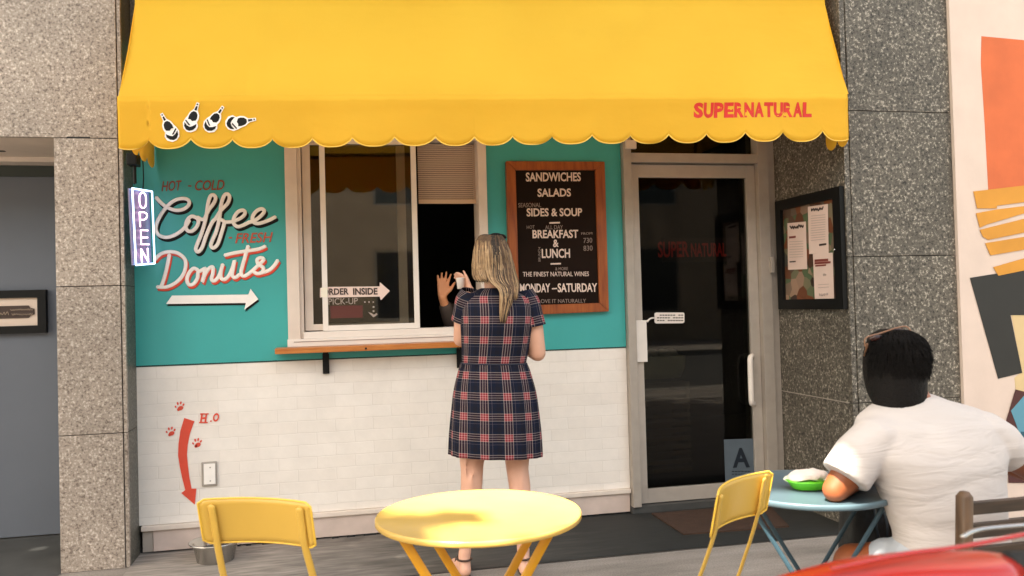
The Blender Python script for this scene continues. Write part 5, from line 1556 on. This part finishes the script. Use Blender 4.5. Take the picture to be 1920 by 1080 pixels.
limb(bm, [(eR, .040), (eR.lerp(wR, .35), .038), (wR, .027)], 16)
hand(bm, wL, (.25, 1, .0), (0, 0, -1), -1, .35, .06, 1.0)
hand(bm, wR, (-.5, .9, .0), (0, 0, -1), 1, .35, .06, 1.0)
hipc = Vector((1.60, 1.99, .535))
limb(bm, [(hipc+Vector((-.04, 0, 0)), .085), (hipc+Vector((.10, 0, 0)), .085)], 18)
kL = mv(1600, 1056, 2.12); kR = Vector((1.80, 2.35, .52))
limb(bm, [(hipc+Vector((-.05, .02, -.02)), .080), ((hipc+Vector((-.06, .02, -.01))).lerp(kL, .5), .068), (kL, .054)], 18)
limb(bm, [(hipc+Vector((.10, .02, -.01)), .088), (kR, .060)], 18)
for k_, ax2, ay2 in ((kL, -.02, .08), (kR, .02, .05)):
    an_ = Vector((k_.x+ax2, k_.y+ay2, .09))
    limb(bm, [(k_, .056), (k_.lerp(an_, .3), .056), (an_, .034), (an_+Vector((0, -.02, -.045)), .034), (an_+Vector((0, .16, -.06)), .026)], 14)
limb(bm, [(hipc+Vector((.02, 0, 0)), .09), (mv(1745, 920, 2.05), .085), (mv(1740, 840, 2.07), .075)], 18)
limb(bm, [(sL, .045), (mv(1742, 815, 2.08), .06), (sR, .045)], 14)
mb_ = rel(union('body', bm, M_SKINM, mn, .007, 5), ML)
eyes(lambda x, y, z: at_m(x, y, z), mx_m, mb_)
# t-shirt
bm = bmesh.new()
def ms(x0q, x1q, py, Y, ry, e=.9):
    a = mv(x0q, py, Y); b = mv(x1q, py, Y); return ((a+b)/2, (b-a)/2, Vector((0, ry, ry*.12)), e)
loft(bm, [ms(1694, 1748, 739, 2.075, .050), ms(1672, 1776, 750, 2.07, .066), ms(1640, 1830, 764, 2.065, .082), ms(1614, 1866, 786, 2.055, .098), ms(1606, 1874, 815, 2.045, .110), ms(1612, 1874, 850, 2.03, .118),
          ms(1638, 1870, 890, 2.02, .116), ms(1658, 1872, 930, 2.01, .110), ms(1674, 1874, 970, 2.00, .106), ms(1686, 1878, 1005, 1.985, .108), ms(1690, 1886, 1045, 1.97, .115), ms(1694, 1894, 1085, 1.97, .120)], 40)
def slv(pts, rads):
    tube(bm, pts, rads, 28, caps=False)
    vs2 = list(bm.verts)[-28*len(pts):]
    bm.faces.new(vs2[:28]); bm.faces.new(vs2[-28:])
cL = (mv(1552, 882, 2.02)+mv(1616, 910, 2.04))/2
dL = Vector((-.20, .02, -1))
slv([mv(1672, 812, 2.04), mv(1642, 826, 2.035), mv(1610, 856, 2.03), cL], [.062, .069, .068, .067])
cR = (mv(1914, 830, 2.03)+mv(1876, 878, 2.05))/2
slv([mv(1812, 806, 2.04), mv(1842, 814, 2.035), mv(1872, 832, 2.03), cR], [.062, .068, .066, .058])
def wr_(v):
    f = noise.noise(Vector((v.x*2.2+v.z*2.0, v.y*2, v.z*13)))+.35*noise.noise(Vector((v.x*5-v.z*6, v.y*3, v.z*27)))
    k = min(1, max(0, (1.02-v.z)/.25)); return v+Vector((0, -.0036*f*(.4+k), .001*f))
rel(union('shirt', bm, M_SHIRT, mn, .0065, 6, wr_), ML)
bm = bmesh.new()
col = []
for k in range(33):
    t = 2*PI*k/32; a = mv(1692, 741, 2.07); b = mv(1750, 741, 2.07); col.append((a+b)/2+(b-a)/2*1.08*math.cos(t)+Vector((0, .055*math.sin(t), .012*math.sin(t)*-1+.004)))
tube(bm, col, .006, 8, caps=False); bm.free()
# shorts
bm = bmesh.new()
limb(bm, [(hipc+Vector((-.05, 0, -.005)), .105), (hipc+Vector((.10, 0, -.005)), .105)], 18)
limb(bm, [(hipc+Vector((-.05, .02, -.02)), .090), ((hipc+Vector((-.06, .02, -.01))).lerp(kL, .38), .078)], 18)
limb(bm, [(hipc+Vector((.10, .02, -.01)), .105), ((hipc+Vector((.10, .02, 0))).lerp(kR, .62), .088)], 18)
rel(union('shorts', bm, mat('pale_denim', (.42, .46, .52), .8, bump=.3, bscale=60), mn, .008, 3), ML)
# shoes
for k_, ax2, ay2 in ((kL, -.02, .08), (kR, .02, .05)):
    bm = bmesh.new(); p = Vector((k_.x+ax2, k_.y+ay2, .0)); limb(bm, [(p+Vector((0, -.03, .042)), .041), (p+Vector((0, .06, .045)), .042), (p+Vector((0, .17, .034)), .033)], 14)
    rel(union('shoe', bm, M_PAPERW, mn, .007, 3, lambda v: Vector((v.x, v.y, max(v.z, .001)))), ML)
# hair
bm = bmesh.new()
def hs(x0q, x1q, py, Y, ry): x0q, x1q = x0q+7, x1q-16; a = mv(x0q, py, Y); b = mv(x1q, py, Y); return ((a+b)/2, (b-a)/2, Vector((0, ry, 0)))
loft(bm, [hs(1650, 1708, 617, 2.11, .045), hs(1630, 1726, 628, 2.11, .075), hs(1622, 1737, 650, 2.11, .092), hs(1619, 1741, 680, 2.105, .098), hs(1622, 1740, 710, 2.10, .092), hs(1628, 1742, 735, 2.09, .082), hs(1634, 1744, 752, 2.08, .070), hs(1640, 1722, 768, 2.07, .05)], 32)
# open the face side
hr = rel(union('hair', bm, M_HAIRB, mn, .006, 3, lambda v: (v+Vector((0, -.0022*noise.noise(v*90), .0022*noise.noise(v*70+Vector((5, 5, 5)))))) if v.y < 2.135 else Vector((v.x, v.y-(v.y-2.135)*.55, v.z+(.0 if v.z > 1.14 else 0)))), ML)
bm = bmesh.new(); rg = random.Random(4)
for i in range(2400):
    u = rg.uniform(.02, .98); py = rg.uniform(617, 752)
    ss = [(617, 1650, 1708, .045), (628, 1630, 1726, .075), (650, 1622, 1737, .092), (680, 1619, 1741, .098), (710, 1622, 1740, .092), (735, 1628, 1742, .082), (756, 1634, 1742, .070)]
    for a_, b_ in zip(ss, ss[1:]):
        if a_[0] <= py <= b_[0]:
            t = (py-a_[0])/(b_[0]-a_[0]); xl = lerp(a_[1], b_[1], t)+7; xr = lerp(a_[2], b_[2], t)-16; ry = lerp(a_[3], b_[3], t); break
    th = PI+rg.uniform(0, PI); cx_ = (xl+xr)/2; hx = (xr-xl)/2
    p = mv(cx_+hx*math.cos(th), py, 2.105)+Vector((0, ry*math.sin(th), 0)); cc = mv(cx_, 690, 2.11); o_ = (p-cc).normalized()
    tg = Vector((rg.uniform(-.25, .25), 0, -1)); tg = (tg-o_*tg.dot(o_)).normalized()
    L_ = rg.uniform(.022, .045)
    tube(bm, [p-o_*.003, p+o_*.0005+tg*L_*.5, p-o_*.0035+tg*L_], [.0011, .0010, .0004], 4, caps=False)
rel(obj('hair_tufts', bm, M_HAIRB, mn, True), ML)
# his sunglasses
bm = bmesh.new(); a = mv(1624, 640, 2.05); b = mv(1706, 622, 2.05)
tube(bm, smooth_pts([a+Vector((-.004, -.0, -.014)), a+Vector((0, .0, .010)), mv(1650, 625, 2.06), mv(1662, 621, 2.06), mv(1680, 615, 2.06), mv(1698, 612, 2.06), b+Vector((.003, 0, .004))]), .0022, 8)
for p_, q_ in (((1626, 645), (1640, 640)),):
    tube(bm, [mv(*p_, 2.05), mv(1621, 668, 2.13)], .003, 6)
mg = thing('sunglasses', 'tan rimmed sunglasses pushed up on the man\'s black hair', 'sunglasses')
obj('rim', bm, mat('tortoise_tan', (.22, .11, .06), .3), mg, True)
for cx_, cy_ in ((1643, 634), (1683, 622)):
    bm = bmesh.new(); sphere(bm, mv(cx_, cy_, 2.085), (.024, .012, .011), 14, 8); obj('lens', bm, mat('lens_brown', (.03, .01, .008), .1), mg, True)

# ================================================================== scooter
sc = thing('scooter', 'glossy red motor scooter parked in the near right corner', 'scooter', (.64, .86, 0))
def S(x, y, z): return Vector((x, y, z))
# handlebar cowl : loft along local x
bm = bmesh.new()
so_ = Vector(sc.location)
prof = []
for px, py, d2, h2 in ((1440, 1092, .02, .02), (1500, 1077, .035, .035), (1575, 1060, .05, .05), (1650, 1049, .06, .055), (1710, 1043, .065, .06), (1790, 1040, .06, .055), (1850, 1038, .05, .045), (1890, 1040, .03, .03)):
    p = onY(px, py, .86)-so_; prof.append((p.x, p.z, d2, h2))
loft(bm, [(S(x, 0, zt2-h2), Vector((0, d2, 0)), Vector((0, 0, h2)), .8) for x, zt2, d2, h2 in prof], 40)
obj('handlebar_cowl', bm, M_RED, sc, True)
bm = bmesh.new(); tube(bm, smooth_pts([onY(px, py, .83)-so_ for px, py in ((1560, 1066), (1640, 1049), (1710, 1036), (1780, 1028), (1840, 1018), (1915, 1003), (1960, 996))]), .0042, 8, flat=((0, 0, 1), .6)); obj('cowl_rim', bm, mat('red_rim', (.38, .02, .015), .25, coat=.5), sc, True)
for s in (-1, 1):
    z = (onY(1900, 1040, .86)-so_).z-.012 if s > 0 else .86
    g = (onY(1885, 1040, .86)-so_).x if s > 0 else -.23
    bm = bmesh.new(); tube(bm, [S(g, -.005, z), S(g+s*.13, -.03, z-.004)], [.019, .018], 16); obj('grip', bm, mat('grip_rubber', (.012, .012, .012), .7, bump=.6, bscale=200), sc, True)
    bm = bmesh.new(); tube(bm, smooth_pts([S(g-s*.0, .07, z+.016), S(g+s*.04, .08, z+.020), S(g+s*.13, .065, z+.024)]), .0036, 8, flat=((0, 0, 1), .7)); obj('brake_lever', bm, M_STEEL, sc, True)
bm = bmesh.new(); box(bm, -.065, -.028, -.075, -.045, .925, .946, .005); obj('reflector', bm, mat('reflector_red', (.8, .09, .06), .2), sc)
bm = bmesh.new(); sphere(bm, (-.02, -.03, .885), (.05, .055, .03), 16, 10); obj('speedometer', bm, M_BLACK, sc, True)
bm = bmesh.new(); sphere(bm, (0, .10, .74), (.06, .03, .05), 16, 10); obj('headlight', bm, mat('lamp_glass', (.8, .8, .78), .1), sc, True)
bm = bmesh.new(); loft(bm, [(S(0, .02, .25), Vector((.17, 0, 0)), Vector((0, .03, 0)), .7), (S(0, .04, .45), Vector((.21, 0, 0)), Vector((0, .035, 0)), .7), (S(0, .06, .68), Vector((.19, 0, 0)), Vector((0, .035, 0)), .7), (S(0, .04, .87), Vector((.08, 0, 0)), Vector((0, .03, 0)), .8)], 28); obj('leg_shield', bm, M_RED, sc, True)
bm = bmesh.new(); tube(bm, [S(0, .0, .90), S(0, .16, .30)], .02, 12); obj('steering_column', bm, M_BLACK, sc, True)
bm = bmesh.new(); box(bm, -.15, .15, -.45, .03, .24, .29, .012); obj('footboard', bm, M_BLACK, sc)
bm = bmesh.new(); loft(bm, [(S(0, -.42, .42), Vector((.13, 0, 0)), Vector((0, 0, .16)), .8), (S(0, -.70, .50), Vector((.17, 0, 0)), Vector((0, 0, .19)), .8), (S(0, -1.0, .55), Vector((.12, 0, 0)), Vector((0, 0, .12)), .8)], 28); obj('body', bm, M_RED, sc, True)
bm = bmesh.new(); loft(bm, [(S(0, -.40, .64), Vector((.10, 0, 0)), Vector((0, 0, .04)), .7), (S(0, -.65, .72), Vector((.14, 0, 0)), Vector((0, 0, .05)), .7), (S(0, -.98, .73), Vector((.10, 0, 0)), Vector((0, 0, .04)), .7)], 28); obj('seat', bm, mat('seat_vinyl', (.015, .015, .015), .5), sc, True)
for y in (.24, -.86):
    wl_ = bpy.data.objects.new('wheel', None); COL.objects.link(wl_); wl_.parent = sc; wl_.location = (0, y, .225)
    bm = bmesh.new(); mR = 36; nR = 12; rings = []
    for i in range(mR):
        t = 2*PI*i/mR; rings.append([bm.verts.new((.045*math.sin(2*PI*k/nR), (.18+.045*math.cos(2*PI*k/nR))*math.cos(t), (.18+.045*math.cos(2*PI*k/nR))*math.sin(t))) for k in range(nR)])
    for i in range(mR):
        for k in range(nR): bm.faces.new((rings[i][k], rings[i][(k+1) % nR], rings[(i+1) % mR][(k+1) % nR], rings[(i+1) % mR][k]))
    obj('tyre', bm, mat('tyre_rubber', (.02, .02, .02), .8), wl_, True)
    bm = bmesh.new(); tube(bm, [(-.03, 0, 0), (.03, 0, 0)], .14, 24); obj('rim', bm, M_ALU, wl_, True)
bm = bmesh.new(); loft(bm, [(S(0, .06, .42), Vector((.04, 0, 0)), Vector((0, 0, .02))), (S(0, .24, .48), Vector((.07, 0, 0)), Vector((0, 0, .02))), (S(0, .44, .38), Vector((.05, 0, 0)), Vector((0, 0, .02)))], 16); obj('mudguard', bm, M_RED, sc, True)
# ================================================================== unseen street tree, crown shaped to keep sun off the shop front
tctr = Vector((.6, 3.3, 1.9))+sd*11.0
tr = thing('unseen_shade_tree', 'unseen street tree with its crown shaped to block the sun from the shop front', 'tree', (tctr.x-.6, -1.1, -.02))
TL = tr.location.copy()
rg = random.Random(21)
gaps = []  # openings cut in the crown to let sun patches onto the tables
for px, py in ((800, 928), (850, 926), (905, 925), (960, 927), (1010, 932), (1050, 940), (1080, 950), (880, 934), (940, 938), (1000, 943)):
    gaps.append((onZ(px, py, ZTB), .056))
for px, py, r_ in ((765, 950, .03), (870, 998, .035), (920, 1000, .03), (1010, 985, .03)): gaps.append((onZ(px, py, ZTB), r_))
for px, py in ((1450, 934), (1490, 938), (1530, 941)): gaps.append((onZ(px, py, .72), .045))
def blocked(p, lr):
    for g, r_ in gaps:
        v = p-g
        if (v-sd*v.dot(sd)).length < r_+lr*.85: return True
    return False
u_, v_ = frame_of(sd)
hx_ = Vector((1, 0, 0)); hx_ = (hx_-sd*hx_.dot(sd)).normalized(); hy_ = sd.cross(hx_)
vco, fcs, mi = [], [], []
NL = 26000
clumps = [(rg.uniform(-1, 1), rg.uniform(-1, 1), rg.uniform(-1, 1)) for _ in range(170)]
for i in range(NL):
    if i % 5 < 2:
        c = rg.choice(clumps); q_ = Vector(c)+Vector((rg.gauss(0, .14), rg.gauss(0, .16), rg.gauss(0, .2)))
    else: q_ = Vector((rg.uniform(-1, 1), rg.uniform(-1, 1), rg.uniform(-1, 1)))
    if q_.x*q_.x*.8+q_.y*q_.y*.8+q_.z*q_.z*.6 > 1.25: continue
    p = tctr+hx_*q_.x*5.2+hy_*q_.y*4.2+sd*q_.z*1.3
    s_ = rg.uniform(.09, .15)
    if blocked(p, s_): continue
    a_ = Vector((rg.gauss(0, 1), rg.gauss(0, 1), rg.gauss(0, .5))).normalized(); b_ = a_.cross(Vector((rg.gauss(0, 1), rg.gauss(0, 1), rg.gauss(0, 1)))).normalized()
    k = len(vco)
    vco += [p-a_*s_, p+b_*s_*.45+Vector((0, 0, .01)), p+a_*s_, p-b_*s_*.45]
    fcs.append((k, k+1, k+2, k+3))
# extra leaf layers set across the sun to close leaks in the shade
for lay in range(4):
    x = -5.3
    while x < 5.3:
        y = -4.3
        while y < 4.3:
            if (x/5.3)**2+(y/4.3)**2 < 1+.12*math.sin(5*math.atan2(y, x)+lay):
                p = tctr+hx_*(x+rg.uniform(-.06, .06))+hy_*(y+rg.uniform(-.06, .06))+sd*(lay*.5-.4+rg.uniform(-.35, .35))
                s_ = rg.uniform(.12, .17)
                if not blocked(p, s_):
                    nn_ = (sd+Vector((rg.gauss(0, .25), rg.gauss(0, .25), rg.gauss(0, .2)))).normalized(); a_ = nn_.cross(Vector((rg.gauss(0, 1), rg.gauss(0, 1), rg.gauss(0, 1)))).normalized(); b_ = nn_.cross(a_)
                    k = len(vco); vco += [p-a_*s_, p+b_*s_*.55, p+a_*s_, p-b_*s_*.55]; fcs.append((k, k+1, k+2, k+3))
            y += .14
        x += .14
for i_ in range(34):  # leaves added to block the remaining sun spots on the awning
    for j_ in range(9):
        g_ = lerp(lerp(seamL, seamR, i_/33), lerp(topL, topR, i_/33), j_/8)
        p = g_+sd*((tctr-g_).dot(sd)+rg.uniform(-.8, .8)); s_ = .15
        if blocked(p, s_): continue
        nn_ = (sd+Vector((rg.gauss(0, .15), rg.gauss(0, .15), rg.gauss(0, .15)))).normalized(); a_ = nn_.cross(Vector((rg.gauss(0, 1), rg.gauss(0, 1), rg.gauss(0, 1)))).normalized(); b_ = nn_.cross(a_)
        k = len(vco); vco += [p-a_*s_, p+b_*s_*.7, p+a_*s_, p-b_*s_*.7]; fcs.append((k, k+1, k+2, k+3))
me = bpy.data.meshes.new('crown'); me.from_pydata([tuple(v-TL) for v in vco], [], fcs)
M_LEAF = mat('leaf', (.07, .12, .03), .6, var=.35, vscale=1.5)
link('crown', me, M_LEAF, tr)
bm = bmesh.new()
top = Vector((tctr.x, tctr.y, tctr.z-.8))
tube(bm, smooth_pts([TL, TL+Vector((.05, 0, 2.5)), TL.lerp(top, .55)+Vector((-.2, -.1, .6)), top]), [.17]*7+[.14]*6+[.07]*6, 12)
obj('trunk', bm, mat('bark', (.12, .09, .07), .9, var=.3, vscale=8, bump=1, bscale=20), tr, True).location = -TL
for k in range(9):
    a_ = k*2*PI/9+rg.random(); st_ = TL.lerp(top, rg.uniform(.55, .85))+Vector((-.1, 0, .3))
    en = tctr+hx_*math.cos(a_)*3.6+hy_*math.sin(a_)*2.8
    if any(blocked(st_.lerp(en, t/12), .12) for t in range(13)): continue
    bm = bmesh.new(); P_ = [st_, st_.lerp(en, .5)+Vector((0, 0, .3)), en]
    tube(bm, smooth_pts(P_), [.06]*6+[.035]*6+[.015], 8); obj('limb', bm, MATS['bark'], tr, True).location = -TL
